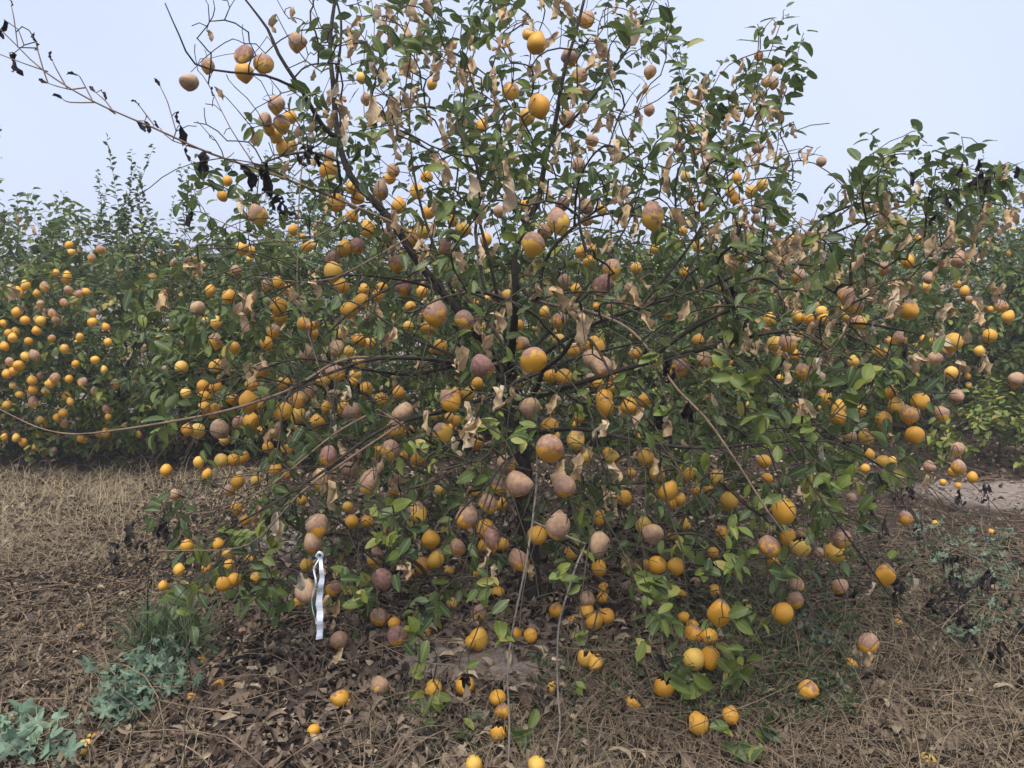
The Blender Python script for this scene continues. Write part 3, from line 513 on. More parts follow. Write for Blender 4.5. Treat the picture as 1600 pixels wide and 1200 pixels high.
# ================================================================ branch skeletons
class Skeleton:
    def __init__(s, root, fork):
        s.pos = []; s.par = []; s.plen = []; s.rmin = []; s.twig = []
        s.limbs = []                       # (first node, last node, material)
        s.fork = np.asarray(fork, float); s.arr = None
    def _add(s, p, parent, rmin=0.0, twig=True):
        s.pos.append(np.asarray(p, float)); s.par.append(parent); s.rmin.append(rmin); s.twig.append(twig)
        s.plen.append(0 if parent < 0 else s.plen[parent] + np.linalg.norm(s.pos[-1]-s.pos[parent])); return len(s.pos)-1
    def limb(s, pts, r0, r1, kind, from_node=None):
        line = smooth_line(pts); n = len(line); par = -1
        if s.pos:
            par = s.nearest(line[0]) if from_node is None else from_node
            line = np.vstack([s.pos[par][None], line]) if np.linalg.norm(s.pos[par]-line[0]) > 0.01 else line; n = len(line)
        rad = np.linspace(r0, r1, n); ids = []
        for q in range(n): par = s._add(line[q], par, rad[q], False); ids.append(par)
        s.limbs.append((ids, kind)); s.arr = None; return ids
    def nearest(s, p):
        if s.arr is None or len(s.arr) != len(s.pos): s.arr = np.array(s.pos)
        return int(np.argmin(((s.arr-p)**2).sum(1)))
    def connect_all(s, targets, wig=0.06):
        targets = sorted(targets, key=lambda q: np.linalg.norm(q-s.fork))
        buf = np.zeros((len(s.pos)+len(targets)*14+10, 3)); pl = np.zeros(len(buf)); n = len(s.pos)
        buf[:n] = s.pos; pl[:n] = s.plen
        for tg in targets:
            d = np.linalg.norm(buf[:n]-tg, axis=1)
            k = int(np.argmin(d + 0.10*pl[:n])); L = d[k]
            if L < 0.012: continue
            a = buf[k]; m = max(2, min(12, int(L/0.035)))
            bow = np.array([rng.normal(0, wig), rng.normal(0, wig), abs(rng.normal(0.10, 0.06))])*L*1.6
            t = np.linspace(0, 1, m+1)[1:, None]; line = a + (tg-a)*t + bow*(4*t*(1-t))*0.7 + rng.normal(0, 0.0018, (m, 3))*(1-t)
            par = k
            for q in line:
                par = s._add(q, par); buf[n] = q; pl[n] = s.plen[par]; n += 1
        s.arr = None
    def radii(s, tip=0.0013, power=2.35):
        n = len(s.pos); acc = np.zeros(n); kids = np.zeros(n, int)
        for q in range(n):
            if s.par[q] >= 0: kids[s.par[q]] += 1
        for q in range(n-1, -1, -1):
            if kids[q] == 0: acc[q] = tip**power
            if s.par[q] >= 0: acc[s.par[q]] += acc[q]
        r = acc**(1/power); rm = np.array(s.rmin); return np.where(rm > 0, rm, np.minimum(r, 0.009))
    def build(s, parent, mats, twig_mat, k=4):
        r = s.radii(); pos = np.array(s.pos); par = np.array(s.par)
        for ids, kind in s.limbs:
            rr = r[ids]; V, T = tube(pos[ids], rr, 9 if rr[0] > 0.01 else 6, 0.05)
            obj('trunk' if kind == 'trunk' else 'branch', tri_mesh('branch', V, T, None, mats[kind]), parent)
        q = np.array([i for i in range(len(pos)) if s.twig[i] and par[i] >= 0])
        ra = np.minimum(r[par[q]], r[q]*1.25); V, T = frusta(pos[par[q]], pos[q], ra, r[q], k)
        obj('twigs', tri_mesh('twigs', V, T, None, twig_mat), parent, kind='stuff')

class LeafSet:
    def __init__(s): s.p, s.y, s.z, s.l, s.t = [], [], [], [], []
    def add(s, p, y, z, l, t): s.p.append(p); s.y.append(y); s.z.append(z); s.l.append(l); s.t.append(t)
    def arrays(s): return np.array(s.p), frames(np.array(s.y), np.array(s.z)), np.array(s.l), np.clip(np.array(s.t), 0, 1)
def leafy_twig(ls, skel_targets, base, d, length, n, leaf, tint, droop=0.3):
    """leaves set alternately along a short shoot"""
    d = norm(d); side = norm(np.cross(d, [0.2, 0.1, 1])); az = rng.uniform(0, 6.28)
    for q in range(n):
        f = (q+0.6)/n; p = base + d*length*f; az += 2.4 + rng.normal(0, 0.4)
        o = side*math.cos(az) + np.cross(d, side)*math.sin(az)
        y = norm(d*rng.uniform(0.3, 0.8) + o + np.array([0, 0, -droop*rng.uniform(0.2, 1.5)]))
        z = norm(np.array([0, 0, 1.0]) + 0.6*rng.normal(size=3) + d*0.3)
        ls.add(p + o*0.006, y, z, leaf*rng.uniform(0.65, 1.2)*(1-0.15*f), tint + rng.normal(0, 0.15))
    skel_targets.append(base + d*length*0.9); skel_targets.append(base)

TINTS = [0.15, 0.35, 0.5, 0.62, 0.74, 0.88]
LEAF_ME = leaf_meshes('leaf', LEAVES, GREEN, TINTS)
DRY_T = [0.35, 0.6, 0.8, 0.97]; DRY_ME = leaf_meshes('dry_leaf', DRIES, DRY, DRY_T); WILT_ME = leaf_meshes('wilted_leaf', DRIES, WILT, [0.2, 0.7])
def place_leaves(parent, ls, n_single, templates=LEAVES, meshes=LEAF_ME, tints=TINTS, mat=GREEN, single='leaf', mass='foliage'):
    p, m, l, t = ls.arrays(); idx = rng.integers(0, len(templates), len(p))
    d = np.linalg.norm(p-CAM, axis=1)/l; order = np.argsort(d); one = order[:n_single]; rest = order[n_single:]
    for q in one:
        o = obj(single, meshes[idx[q] % len(meshes)][int(np.argmin(np.abs(np.array(tints)-t[q])))], parent)
        o.matrix_world = to_matrix(m[q], p[q], l[q])
        o.matrix_parent_inverse = Matrix.Identity(4); o.matrix_basis = Matrix.Translation(-parent.location) @ to_matrix(m[q], p[q], l[q])
    if len(rest):
        V, T, A = leaf_batch(templates, p[rest], m[rest], l[rest], t[rest], idx[rest])
        obj(mass, tri_mesh(mass, V, T, A, mat), parent, kind='stuff')
def set_child(o, parent, mw):
    o.matrix_parent_inverse = Matrix.Identity(4)
    o.matrix_basis = (Matrix.Translation(-parent.location) @ mw) if parent is not None else mw
def hang_matrix(p, r, tilt=0.3, squash=None):
    yaw = random.uniform(0, 6.28); ax = Vector((random.gauss(0, 1), random.gauss(0, 1), 0)).normalized()
    s = squash or (random.uniform(0.94, 1.05), random.uniform(0.94, 1.05), random.uniform(0.93, 1.06))
    return Matrix.Translation(Vector(p)) @ Matrix.Rotation(random.gauss(0, tilt), 4, ax) @ Matrix.Rotation(yaw, 4, 'Z') @ Matrix.Diagonal((s[0]*r, s[1]*r, s[2]*r, 1))
def lemon_at(parent, p, r, kind, lib=LEM, name='lemon', tilt=0.42):
    if kind == 's':
        outer, inner = SPLITS[random.randrange(len(SPLITS))]; o = obj(name, outer, parent); mw = hang_matrix(p, r, 0.4)
        set_child(o, parent, mw); c = obj('hollow', inner, None); c.parent = o; return o
    o = obj(name, random.choice(lib[kind]), parent); set_child(o, parent, hang_matrix(p, r, tilt)); return o

# ================================================================ the lemon tree in the middle
TB, TD = G(828, 938)
CC = np.array([TB[0]+0.08, TB[1]-0.10, 1.30]); CR = np.array([1.62, 1.45, 1.55])       # the crown's overall body
def crown_span(px, py):
    r = ray(px, py); o = (CAM-CC)/CR; d = r/CR; a = d@d; b = 2*o@d; c = o@o-1; q = b*b-4*a*c
    if q <= 0:
        t = -b/(2*a); t1 = t+0.25
        if r[2] < 0: t1 = min(t1, -(CAM[2]-0.05)/r[2])
        return min(t-0.25, t1-0.05), t1
    q = math.sqrt(q); t0, t1 = (-b-q)/(2*a), (-b+q)/(2*a)
    if r[2] < 0:                                                 # not below the ground
        tg = -(CAM[2]-0.05)/r[2]; t1 = min(t1, tg); t0 = min(t0, tg-0.05)
    return t0, max(t1, t0+0.02)
tree = bpy.data.objects.new('lemon_tree', None); COL.objects.link(tree); tree.location = TB
tree['label'] = 'large lemon tree full of frost-browned lemons with dry hanging leaves and bare branches'; tree['category'] = 'tree'
FORK = P(795, 590, TD*0.985)
sk = Skeleton(None, FORK)
def pl(s):
    return [P(*[float(v) for v in e.split(',')]) for e in s.split()]
sk.limb([TB-np.array([0, 0, 0.06]), P(826, 860, TD), P(818, 740, TD*0.99), P(800, 640, TD*0.985), FORK], 0.052, 0.036, 'trunk')
b0 = len(sk.pos)-1
D = TD*0.98
LIMBS = [  # px,py,depth ... from the fork outward; start radius, end radius, bark
 (f"790,585,{D} 740,515,3.05 690,455,3.0 650,405,2.95 615,350,2.9 585,315,2.88 548,275,2.88 528,215,2.9 521,140,2.92 516,60,2.95 530,-40,3.0", 0.024, 0.006, 'bark'),
 ("528,215,2.9 505,198,2.85 472,142,2.75 435,84,2.7 418,45,2.7 376,-10,2.7", 0.011, 0.004, 'bark'),
 ("472,142,2.75 415,118,2.65 362,113,2.6 305,100,2.55 280,55,2.5 258,5,2.5", 0.006, 0.002, 'bark'),
 ("523,150,2.92 530,90,2.9 533,34,2.9 520,-20,2.9", 0.007, 0.004, 'bark'),
 (f"797,575,{D} 806,470,3.1 804,400,3.1 820,350,3.1 840,318,3.1 852,250,3.08 868,190,3.05 882,110,3.0 900,50,3.0 915,-10,3.0", 0.020, 0.006, 'bark'),
 ("862,215,3.06 900,182,3.0 935,140,2.95 985,70,2.9 1022,-5,2.9", 0.008, 0.003, 'bark'),
 ("806,440,3.1 838,470,2.95 846,425,2.9 870,380,2.85 930,330,2.8 990,300,2.75", 0.012, 0.004, 'bark'),
 (f"805,650,{D} 840,605,2.9 846,582,2.8 878,555,2.65 902,522,2.5 940,500,2.35", 0.020, 0.006, 'bark'),
 (f"795,600,{D} 720,570,2.9 650,560,2.7 580,562,2.55 510,585,2.45 440,610,2.4", 0.018, 0.005, 'bark'),
 ("720,570,2.9 640,585,2.7 560,575,2.6 470,560,2.5 400,580,2.5 330,600,2.5", 0.012, 0.004, 'bark'),
 (f"800,610,{D} 700,640,2.8 600,670,2.5 500,740,2.3 420,790,2.25 350,830,2.3", 0.014, 0.004, 'bark'),
 (f"810,630,{D} 900,600,3.0 1000,570,2.9 1100,545,2.8 1200,520,2.75 1330,505,2.8 1430,520,2.9", 0.018, 0.005, 'bark'),
 (f"815,680,{D} 900,670,2.8 1000,690,2.55 1100,700,2.4 1220,690,2.35 1330,690,2.4", 0.014, 0.004, 'bark'),
 (f"800,590,{D} 900,520,3.2 1000,480,3.2 1100,450,3.15 1200,408,3.1 1300,365,3.05 1400,325,3.0 1520,290,3.0 1590,262,3.0", 0.015, 0.003, 'bark'),
 ("1000,480,3.2 1080,380,3.3 1130,280,3.3 1165,180,3.3 1200,90,3.3 1224,25,3.3", 0.010, 0.002, 'bark'),
 ("1120,290,3.3 1180,240,3.2 1240,205,3.2", 0.005, 0.002, 'bark'),
 (f"820,700,{D} 790,720,2.6 760,760,2.3 720,800,2.1 690,860,2.05", 0.010, 0.003, 'bark'),
 (f"820,690,{D} 860,720,2.6 900,760,2.3 940,800,2.15 960,860,2.1", 0.010, 0.003, 'bark'),
 ("902,522,2.5 930,540,2.3 985,650,2.1 1000,700,2.05 1020,760,2.05", 0.007, 0.002, 'bark'),
 ("846,582,2.8 800,600,2.4 760,640,2.1 740,700,2.0 700,760,1.95", 0.007, 0.002, 'bark'),
 ("690,455,3.0 640,440,2.8 560,430,2.6 470,440,2.5 400,470,2.5", 0.009, 0.003, 'bark'),
 (f"795,590,{D} 720,480,3.3 660,330,3.5 640,200,3.6 650,60,3.7", 0.014, 0.003, 'bark'),
 (f"800,580,{D} 770,430,3.4 735,280,3.5 725,150,3.5 760,20,3.5", 0.014, 0.003, 'bark'),
 (f"800,580,{D} 900,470,3.6 980,350,3.8 1020,230,3.9", 0.014, 0.003, 'bark'),
 (f"800,600,{D} 900,560,3.8 1050,520,4.2 1150,480,4.4", 0.014, 0.003, 'bark'),
 (f"800,600,{D} 720,560,3.8 620,520,4.2 520,480,4.4", 0.014, 0.003, 'bark'),
 (f"800,600,{D} 790,520,4.0 800,450,4.5 810,420,4.7", 0.014, 0.003, 'bark'),
 # long pale-brown whips
 ("800,560,3.0 760,500,2.9 690,420,2.8 640,365,2.7 607,345,2.66 560,325,2.62 500,300,2.57 420,270,2.5 330,240,2.43 240,200,2.36 145,158,2.3 70,112,2.26 30,75,2.24 -15,30,2.2", 0.013, 0.002, 'whip'),
 ("650,558,2.72 545,560,2.5 500,580,2.44 450,610,2.4 360,640,2.4 260,660,2.42 160,675,2.46 110,678,2.5 60,668,2.54 0,640,2.6", 0.0095, 0.003, 'whip'),
 ("880,480,3.0 925,488,2.6 990,520,2.3 1060,610,2.1 1100,650,2.05 1150,720,2.0 1200,800,1.97 1225,832,1.96", 0.010, 0.004, 'whip'),
 ("640,370,2.62 580,405,2.5 520,435,2.45 465,440,2.45 400,432,2.5", 0.005, 0.002, 'whip'),
 ("560,325,2.6 520,355,2.5 465,378,2.45 400,368,2.45 330,340,2.45", 0.005, 0.002, 'whip'),
 ("495,170,2.8 472,260,2.5 465,400,2.4 470,480,2.4 520,640,2.4", 0.0045, 0.002, 'whip'),
 ("630,660,2.5 540,720,2.35 470,770,2.3 390,850,2.3 290,860,2.35 245,860,2.4", 0.006, 0.002, 'whip'),
 ("590,640,2.6 520,680,2.4 420,760,2.3 330,800,2.35 285,800,2.4", 0.006, 0.002, 'whip'),
 ("1180,560,2.6 1250,640,2.5 1330,700,2.5 1400,740,2.5 1460,755,2.55", 0.006, 0.002, 'bark'),
 ("1225,690,2.35 1290,790,2.2 1340,860,2.2 1390,930,2.25 1440,1000,2.3", 0.006, 0.002, 'bark'),
 # two pale shoots hanging to the ground
 ("838,760,2.95 832,815,2.6 827,847,2.46 820,891,2.42 800,989,2.42 793,1056,2.40 796,1130,2.36 794,1190,2.33 793,1210,2.30", 0.006, 0.0045, 'pale'),
 ("915,850,2.62 900,885,2.5 889,920,2.43 873,979,2.42 871,1070,2.40 875,1137,2.36 866,1190,2.32", 0.006, 0.004, 'pale'),
 ("793,1056,2.40 735,1042,2.36 655,1033,2.3 577,999,2.25", 0.0028, 0.0018, 'whip'),
 ("873,1010,2.42 920,1016,2.4 980,1015,2.4", 0.0025, 0.0015, 'whip'),
]
for n_l, (s, r0, r1, kind) in enumerate(LIMBS):
    g = {'whip': 0.62, 'pale': 0.68}.get(kind, 0.72 if n_l > 6 else 0.9); sk.limb(pl(s), r0*g, max(0.0015, r1*g), kind)
# fruit
targets = []; FR = []
for px, py, d, k in read(CROPS):
    t0, t1 = crown_span(px, py); depth = min(max(FPX*0.073/d, t0), t1)
    if px > 1430: depth = min(FPX*0.066/d, 4.2)
    r0 = 0.5*d*depth/FPX
    if r0 < 0.024: depth *= min(1.25, 0.024/r0); r0 = 0.5*d*depth/FPX
    p = P(px, py, depth); p[2] = max(p[2], hgt(p[0], p[1]) + r0*1.15); FR.append((p, min(r0, 0.048)*1.11, k, d))
LP = np.array([f[0] for f in FR])
order = np.argsort([-f[3] if f[2] != 's' else -999 for f in FR])
rest = []
for n_, q in enumerate(order):
    p, r, k, d = FR[q]
    if n_ < 300: lemon_at(tree, p, r, k)
    else: rest.append(q)
    stalk = p + np.array([rng.normal(0, 0.008), rng.normal(0, 0.008)+0.004, r*1.05])
    targets.append(stalk)
    if rng.random() < 0.8: targets.append(stalk + np.array([rng.normal(0, 0.02), abs(rng.normal(0.02, 0.02)), rng.uniform(0.03, 0.09)]))
def lemon_mass(parent, items, name='small_fruit'):
    Vs, Ts, A, o = [], [], {'lco': [], 'dmg': [], 'pur': [], 'seed': []}, 0
    for p, r, k in items:
        V, T, L = lemon_verts(random.choice(SHAPES), 9, 7); dm, pu = KINDS.get(k, KINDS['y']); n = len(V)
        m = np.array(hang_matrix(p, r)); Vs.append(V @ m[:3, :3].T + m[:3, 3]); Ts.append(T+o); o += n
        A['lco'].append(L); A['dmg'].append(np.full(n, dm)); A['pur'].append(np.full(n, pu)); A['seed'].append(np.full(n, random.random()*3))
    me = tri_mesh(name, np.vstack(Vs), np.vstack(Ts), {'lco': np.vstack(A['lco']), **{k: np.concatenate(A[k]) for k in ('dmg', 'pur', 'seed')}}, LEMON)
    obj(name, me, parent, kind='stuff')
if rest: lemon_mass(tree, [(FR[q][0], FR[q][1], FR[q][2]) for q in rest])

FPXY = np.array([((f[0]-CAM)@RGT/((f[0]-CAM)@FWD)*FPX+800, 600-(f[0]-CAM)@UPV/((f[0]-CAM)@FWD)*FPX, (f[0]-CAM)@FWD, f[3]*0.5) for f in FR])
def shown(ls, keep):
    """the fruits read from the photo hang free: drop leaves that would grow right before them"""
    p = np.array(ls.p) + norm(np.array(ls.y))*np.array(ls.l)[:, None]*0.5; d = (p-CAM)@FWD; x = (p-CAM)@RGT/d*FPX+800; y = 600-(p-CAM)@UPV/d*FPX
    lp = np.array(ls.l)*FPX/d*0.33; ok = np.ones(len(p), bool)
    for fx, fy, fd, fr in FPXY:
        ok &= ~((np.hypot(x-fx, y-fy) < fr*0.75+lp*0.8) & (d < fd+0.02) & (rng.random(len(p)) > keep))
    for k in ('p', 'y', 'z', 'l', 't'): setattr(ls, k, [v for v, o in zip(getattr(ls, k), ok) if o])
# green leaves: those read from the photo, near the crown's front, then leafy shoots through its whole depth
LS = LeafSet()
def near_depth(px, py, lo=0.05, hi=0.5):
    t0, t1 = crown_span(px, py); return min(t0 + rng.uniform(lo, hi), t1)
for px, py, s, _ in read(GREENL):
    dep = near_depth(px, py); base = P(px, py, dep)
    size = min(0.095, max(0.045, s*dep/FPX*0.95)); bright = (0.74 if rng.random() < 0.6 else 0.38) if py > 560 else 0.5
    a = rng.uniform(0, 6.28); dirv = np.array([math.cos(a), -0.25+0.3*math.sin(a*2), 0.55*math.sin(a)-0.15])
    for q in range(rng.integers(1, 4)):
        y = norm(dirv + 0.7*rng.normal(size=3)*np.array([1, .7, .8])); z = norm(np.array([0, -0.7, 0.8]) + 0.45*rng.normal(size=3))
        LS.add(base - y*size*0.5 + rng.normal(0, 0.012, 3), y, z, size*rng.uniform(0.8, 1.15), bright + rng.normal(0, 0.13))
    targets.append(base - norm(dirv)*size*0.5)
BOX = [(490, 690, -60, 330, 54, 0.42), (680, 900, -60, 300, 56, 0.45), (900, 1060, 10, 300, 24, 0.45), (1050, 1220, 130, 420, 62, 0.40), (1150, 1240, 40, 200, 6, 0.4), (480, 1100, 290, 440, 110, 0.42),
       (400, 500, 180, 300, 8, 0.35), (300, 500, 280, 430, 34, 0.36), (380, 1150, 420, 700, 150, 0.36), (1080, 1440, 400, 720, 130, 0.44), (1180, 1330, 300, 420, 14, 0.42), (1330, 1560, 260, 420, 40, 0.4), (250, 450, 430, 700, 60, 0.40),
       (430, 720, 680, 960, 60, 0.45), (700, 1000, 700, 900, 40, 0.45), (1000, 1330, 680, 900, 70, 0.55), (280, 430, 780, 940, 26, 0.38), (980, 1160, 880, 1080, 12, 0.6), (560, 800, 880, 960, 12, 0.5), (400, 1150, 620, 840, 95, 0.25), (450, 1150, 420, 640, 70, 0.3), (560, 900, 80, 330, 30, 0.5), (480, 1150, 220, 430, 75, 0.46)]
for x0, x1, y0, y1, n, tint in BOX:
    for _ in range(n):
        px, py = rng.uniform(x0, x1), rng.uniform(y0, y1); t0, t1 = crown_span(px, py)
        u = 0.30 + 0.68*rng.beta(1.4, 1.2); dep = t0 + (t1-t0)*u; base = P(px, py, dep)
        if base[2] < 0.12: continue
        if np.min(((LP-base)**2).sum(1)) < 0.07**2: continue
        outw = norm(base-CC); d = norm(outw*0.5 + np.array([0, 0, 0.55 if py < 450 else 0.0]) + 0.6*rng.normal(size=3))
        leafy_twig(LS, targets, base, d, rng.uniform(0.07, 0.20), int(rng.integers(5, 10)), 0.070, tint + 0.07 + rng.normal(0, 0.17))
# shoots standing free above the crown, with fewer leaves
for s in ("1165,180,3.3 1190,100,3.3 1224,30,3.3", "760,20,3.4 770,-30,3.4", "640,80,3.0 620,10,3.0 628,-30,3.0", "950,60,2.9 985,40,2.9 1045,35,2.9", "1080,240,3.3 1100,150,3.3 1120,130,3.3",
          "1340,330,3.0 1370,270,3.0 1440,205,3.0", "1300,370,3.0 1320,290,3.0 1345,262,3.0", "1480,300,3.0 1490,260,3.0 1500,225,3.0", "1180,420,3.1 1215,330,3.1 1225,290,3.1", "1190,340,3.2 1205,310,3.2 1210,285,3.2"):
    pts = smooth_line(pl(s), 0.05); targets += [q for q in pts[::2]]
    for q in range(len(pts)):
        if rng.random() < 0.8:
            y = norm(rng.normal(size=3)*np.array([1, .6, .5]) + np.array([0, 0, 0.5])); LS.add(pts[q], y, norm(np.array([0, -0.5, 1]) + 0.5*rng.normal(size=3)), rng.uniform(0.05, 0.085), rng.normal(0.42, 0.12))
# dry leaves
DS = LeafSet(); WS = LeafSet()
def dry_leaf(ls, px, py, s, tint, straight=0.35):
    t0, t1 = crown_span(px, py); dep = min(t0 + rng.uniform(0.0, 0.45), t1)
    if len(LP):
        r = ray(px, py); q = CAM + r*dep
    L = min(0.095, max(0.04, s*dep/FPX*0.95)); c = P(px, py, dep); y = norm(np.array([rng.normal(0, straight), rng.normal(0, straight), -1.0]))
    ls.add(c - y*L*0.5, y, norm(np.array([rng.normal(0, 1), -1, 0.3])), L, tint); targets.append(c - y*L*0.5)
for px, py, s, _ in read(DRYL): dry_leaf(DS, px, py, s*1.1, rng.normal(0.72, 0.2))
for px, py in ((735, 676), (742, 668), (728, 684), (938, 671)): dry_leaf(DS, px, py, 42, 1.0, 0.5)
for x0, x1, y0, y1, n in ((480, 1000, 0, 420, 95), (1050, 1250, 120, 420, 45), (380, 1150, 430, 720, 80), (1150, 1560, 330, 560, 80), (480, 800, 20, 250, 20), (430, 1000, 720, 900, 25), (1340, 1600, 280, 330, 8)):
    for _ in range(n):
        px, py = rng.uniform(x0, x1), rng.uniform(y0, y1); t0, t1 = crown_span(px, py); dep = t0 + (t1-t0)*rng.uniform(0.2, 0.7); c = P(px, py, dep)
        for _q in range(rng.integers(1, 4)):
            L = rng.uniform(0.045, 0.08); y = norm(np.array([rng.normal(0, 0.4), rng.normal(0, 0.4), -1.0])); DS.add(c + rng.normal(0, 0.015, 3), y, rng.normal(size=3), L, rng.normal(0.65, 0.2))
        targets.append(c)
for px, py, s, _ in read(WILTL):
    if px < 360 and py < 300:                                   # hang from the long whip
        a = np.array(sk.pos); c = P(px, py, 2.4); L = min(0.07, max(0.03, s*2.4/FPX)); y = norm(np.array([rng.normal(0, .3), rng.normal(0, .3), -1])); WS.add(c - y*L*.5, y, rng.normal(size=3), L, 0.3); targets.append(c - y*L*.5)
    else: dry_leaf(WS, px, py, s, 0.4)
# leafless spurs along the left whip
for s in ("145,158 125,120 120,118", "110,140 90,135 75,130", "148,160 110,160 98,155", "68,110 58,75 56,65", "240,195 220,168 217,165", "28,74 22,30 18,10", "75,112 40,100 0,85", "330,238 270,220 250,200", "275,205 262,160 250,135", "180,178 165,158 150,145", "105,138 88,108 82,95", "400,262 360,200 335,150"):
    q = [tuple(float(v) for v in e.split(',')) for e in s.split()]
    pts = [P(x, y, 2.27+0.19*x/400) for x, y in q]; sk.limb(pts, 0.0022, 0.0013, 'whip')
    o = pts[-1]; WS.add(o, norm(pts[-1]-pts[-2]), rng.normal(size=3), 0.03, 0.5)
# long fine drooping twigs that leave the limbs
ends = [ids for ids, kind in sk.limbs if kind in ('bark', 'whip') and len(ids) > 8]
for _ in range(190):
    ids = ends[rng.integers(0, len(ends))]; k = ids[int(len(ids)*rng.uniform(0.3, 0.95))]; q = sk.pos[k].copy()
    if q[2] > 1.75 or (q[0] < -0.85 and q[2] > 1.4): continue
    d = norm((q-FORK)*np.array([1, 1, 0.4]) + rng.normal(0, 0.45, 3) + np.array([0, -0.25, 0.15])); par = k; st = rng.uniform(0.03, 0.05)
    for u in range(int(rng.integers(9, 18))):
        d = norm(d + np.array([0, 0, -0.10 if q[2] < 1.9 else 0.02]) + rng.normal(0, 0.07, 3)); q = q + d*st
        if q[2] < 0.12 or q[1] < 1.7 or q[2] > 1.95 or (q[0] < -1.15 and q[2] > 1.35): break
        par = sk._add(q, par)
# bare crossing twigs
for x0, x1, y0, y1, n in ((400, 1000, 520, 800, 260), (300, 560, -20, 260, 90), (900, 1060, 0, 250, 25), (1000, 1400, 450, 900, 110), (300, 600, 600, 900, 70), (560, 1100, 300, 520, 80), (560, 1100, 800, 1050, 30), (1180, 1300, 180, 260, 8)):
    for _ in range(n):
        px, py = rng.uniform(x0, x1), rng.uniform(y0, y1); t0, t1 = crown_span(px, py); q = P(px, py, t0+(t1-t0)*rng.uniform(0.03, 0.6))
        if q[2] > 0.1: targets.append(q)
shown(LS, 0.06); shown(DS, 0.12)
sk.connect_all(targets)
MATS = {'trunk': BARK, 'bark': BARK, 'whip': WHIP, 'pale': PALE}
sk.build(tree, MATS, TWIG)
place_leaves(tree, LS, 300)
place_leaves(tree, DS, 300, DRIES, DRY_ME, DRY_T, DRY, 'dry_leaf', 'dry_foliage')
place_leaves(tree, WS, 300, DRIES, WILT_ME, [0.2, 0.7], WILT, 'wilted_leaf', 'wilted_foliage')

# ================================================================ the row of lemon trees behind
def back_tree(center, rad, label, n_shoots, n_lemons, seed, extra=(), n_leaf=80, sprouts=4, fruit=0.031, dark=0.0, dry=75, group='lemon trees of the row behind'):
    global rng
    rng = np.random.default_rng(seed); random.seed(seed)
    c = np.array([center[0], center[1], 0.0]); base = c.copy(); base[2] = hgt(c[0], c[1])
    t = bpy.data.objects.new('lemon_tree', None); COL.objects.link(t); t.location = base
    t['label'] = label; t['category'] = 'tree'; t['group'] = group
    cc = np.array([c[0], c[1], rad[2]*0.5+0.03]); cr = np.array([rad[0], rad[1], rad[2]*0.55])
    fork = base + np.array([0, 0, 0.35]); s = Skeleton(None, fork)
    s.limb([base-np.array([0, 0, .05]), base+np.array([0.02, 0, 0.2]), fork], 0.055, 0.045, 'trunk'); f = len(s.pos)-1
    lobes = norm(rng.normal(size=(14, 3))); amp = rng.uniform(-0.26, 0.24, 14)
    def shell(n, lo, hi):
        d = rand_unit(n); k = 1 + (np.clip(d @ lobes.T, 0, 1)**6) @ amp
        p = cc + d*cr*k[:, None]*(rng.uniform(lo**3, hi**3, n)**(1/3))[:, None]; p = p[(p[:, 2] > 0.10)]; return p
    for p in shell(16, 0.75, 0.95):
        s.limb([fork, fork*0.5+p*0.5+np.array([0, 0, 0.06]), p], 0.018, 0.003, 'bark', f)
    tg, ls, ds = [], LeafSet(), LeafSet()
    pts = shell(int(n_shoots*2.1), 0.55, 1.02)
    for p in pts:
        ow = norm(p-cc); d = norm(ow*0.7 + np.array([0, 0, 0.35]) + 0.5*rng.normal(size=3))
        leafy_twig(ls, tg, p, d, rng.uniform(0.08, 0.2), int(rng.integers(6, 11)), 0.082, 0.48 + dark + rng.normal(0, 0.19) + 0.12*(p[2] < 0.6))
    for _ in range(sprouts):
        a = rng.uniform(0, 6.28); q = cc + np.array([math.cos(a)*cr[0]*0.6*rng.random(), math.sin(a)*cr[1]*0.6*rng.random(), cr[2]*0.9]); h = rng.uniform(0.2, 0.75)
        lean = np.array([rng.normal(0, .12), rng.normal(0, .1), 1.0])
        for u in np.linspace(0, 1, 9):
            b = q + lean*h*u; tg.append(b)
            for _k in range(4): ls.add(b + lean*h*0.03*_k, norm(rng.normal(size=3)*np.array([1, 1, .4]) + np.array([0, 0, .5])), norm(np.array([0, 0, 1]) + .5*rng.normal(size=3)), 0.07*(1-.4*u), rng.normal(.42, .1))
    for p in shell(dry, 0.85, 1.05):
        for _k in range(rng.integers(1, 5)): ds.add(p + rng.normal(0, .02, 3), norm(np.array([rng.normal(0, .35), rng.normal(0, .35), -1])), rng.normal(size=3), rng.uniform(.05, .085), rng.normal(.7, .15))
        tg.append(p)
    fruits = []
    for px, py in extra:
        r_ = ray(px, py); o = (CAM-cc)/(cr*1.02); d = r_/(cr*1.02); A_ = d@d; B_ = 2*o@d; C_ = o@o-1; q = B_*B_-4*A_*C_
        if q <= 0: continue
        dep = (-B_-math.sqrt(q))/(2*A_); p = CAM + r_*dep
        fruits.append(np.array([p[0], p[1], max(p[2], 0.06)]))
    cand = shell(n_lemons*3, 0.93, 1.04); near = cand[np.argsort(np.linalg.norm(cand-CAM, axis=1) + rng.random(len(cand))*1.2)][:n_lemons]
    fruits += list(near)
    for n_, p in enumerate(fruits[:300]):
        lemon_at(t, p, fruit*rng.uniform(0.82, 1.15), str(rng.choice(list('yyyyyymhhb'))), LEMS); tg.append(p + np.array([0, 0.01, fruit*1.1]))
    s.connect_all(tg); s.build(t, MATS, TWIG, 3)
    place_leaves(t, ls, n_leaf, SMALL, LEAF_ME)
    place_leaves(t, ds, 30, DRIES, DRY_ME, DRY_T, DRY, 'dry_leaf', 'dry_foliage')
bgl = [(px, py) for px, py, d, k in read(BGL)]
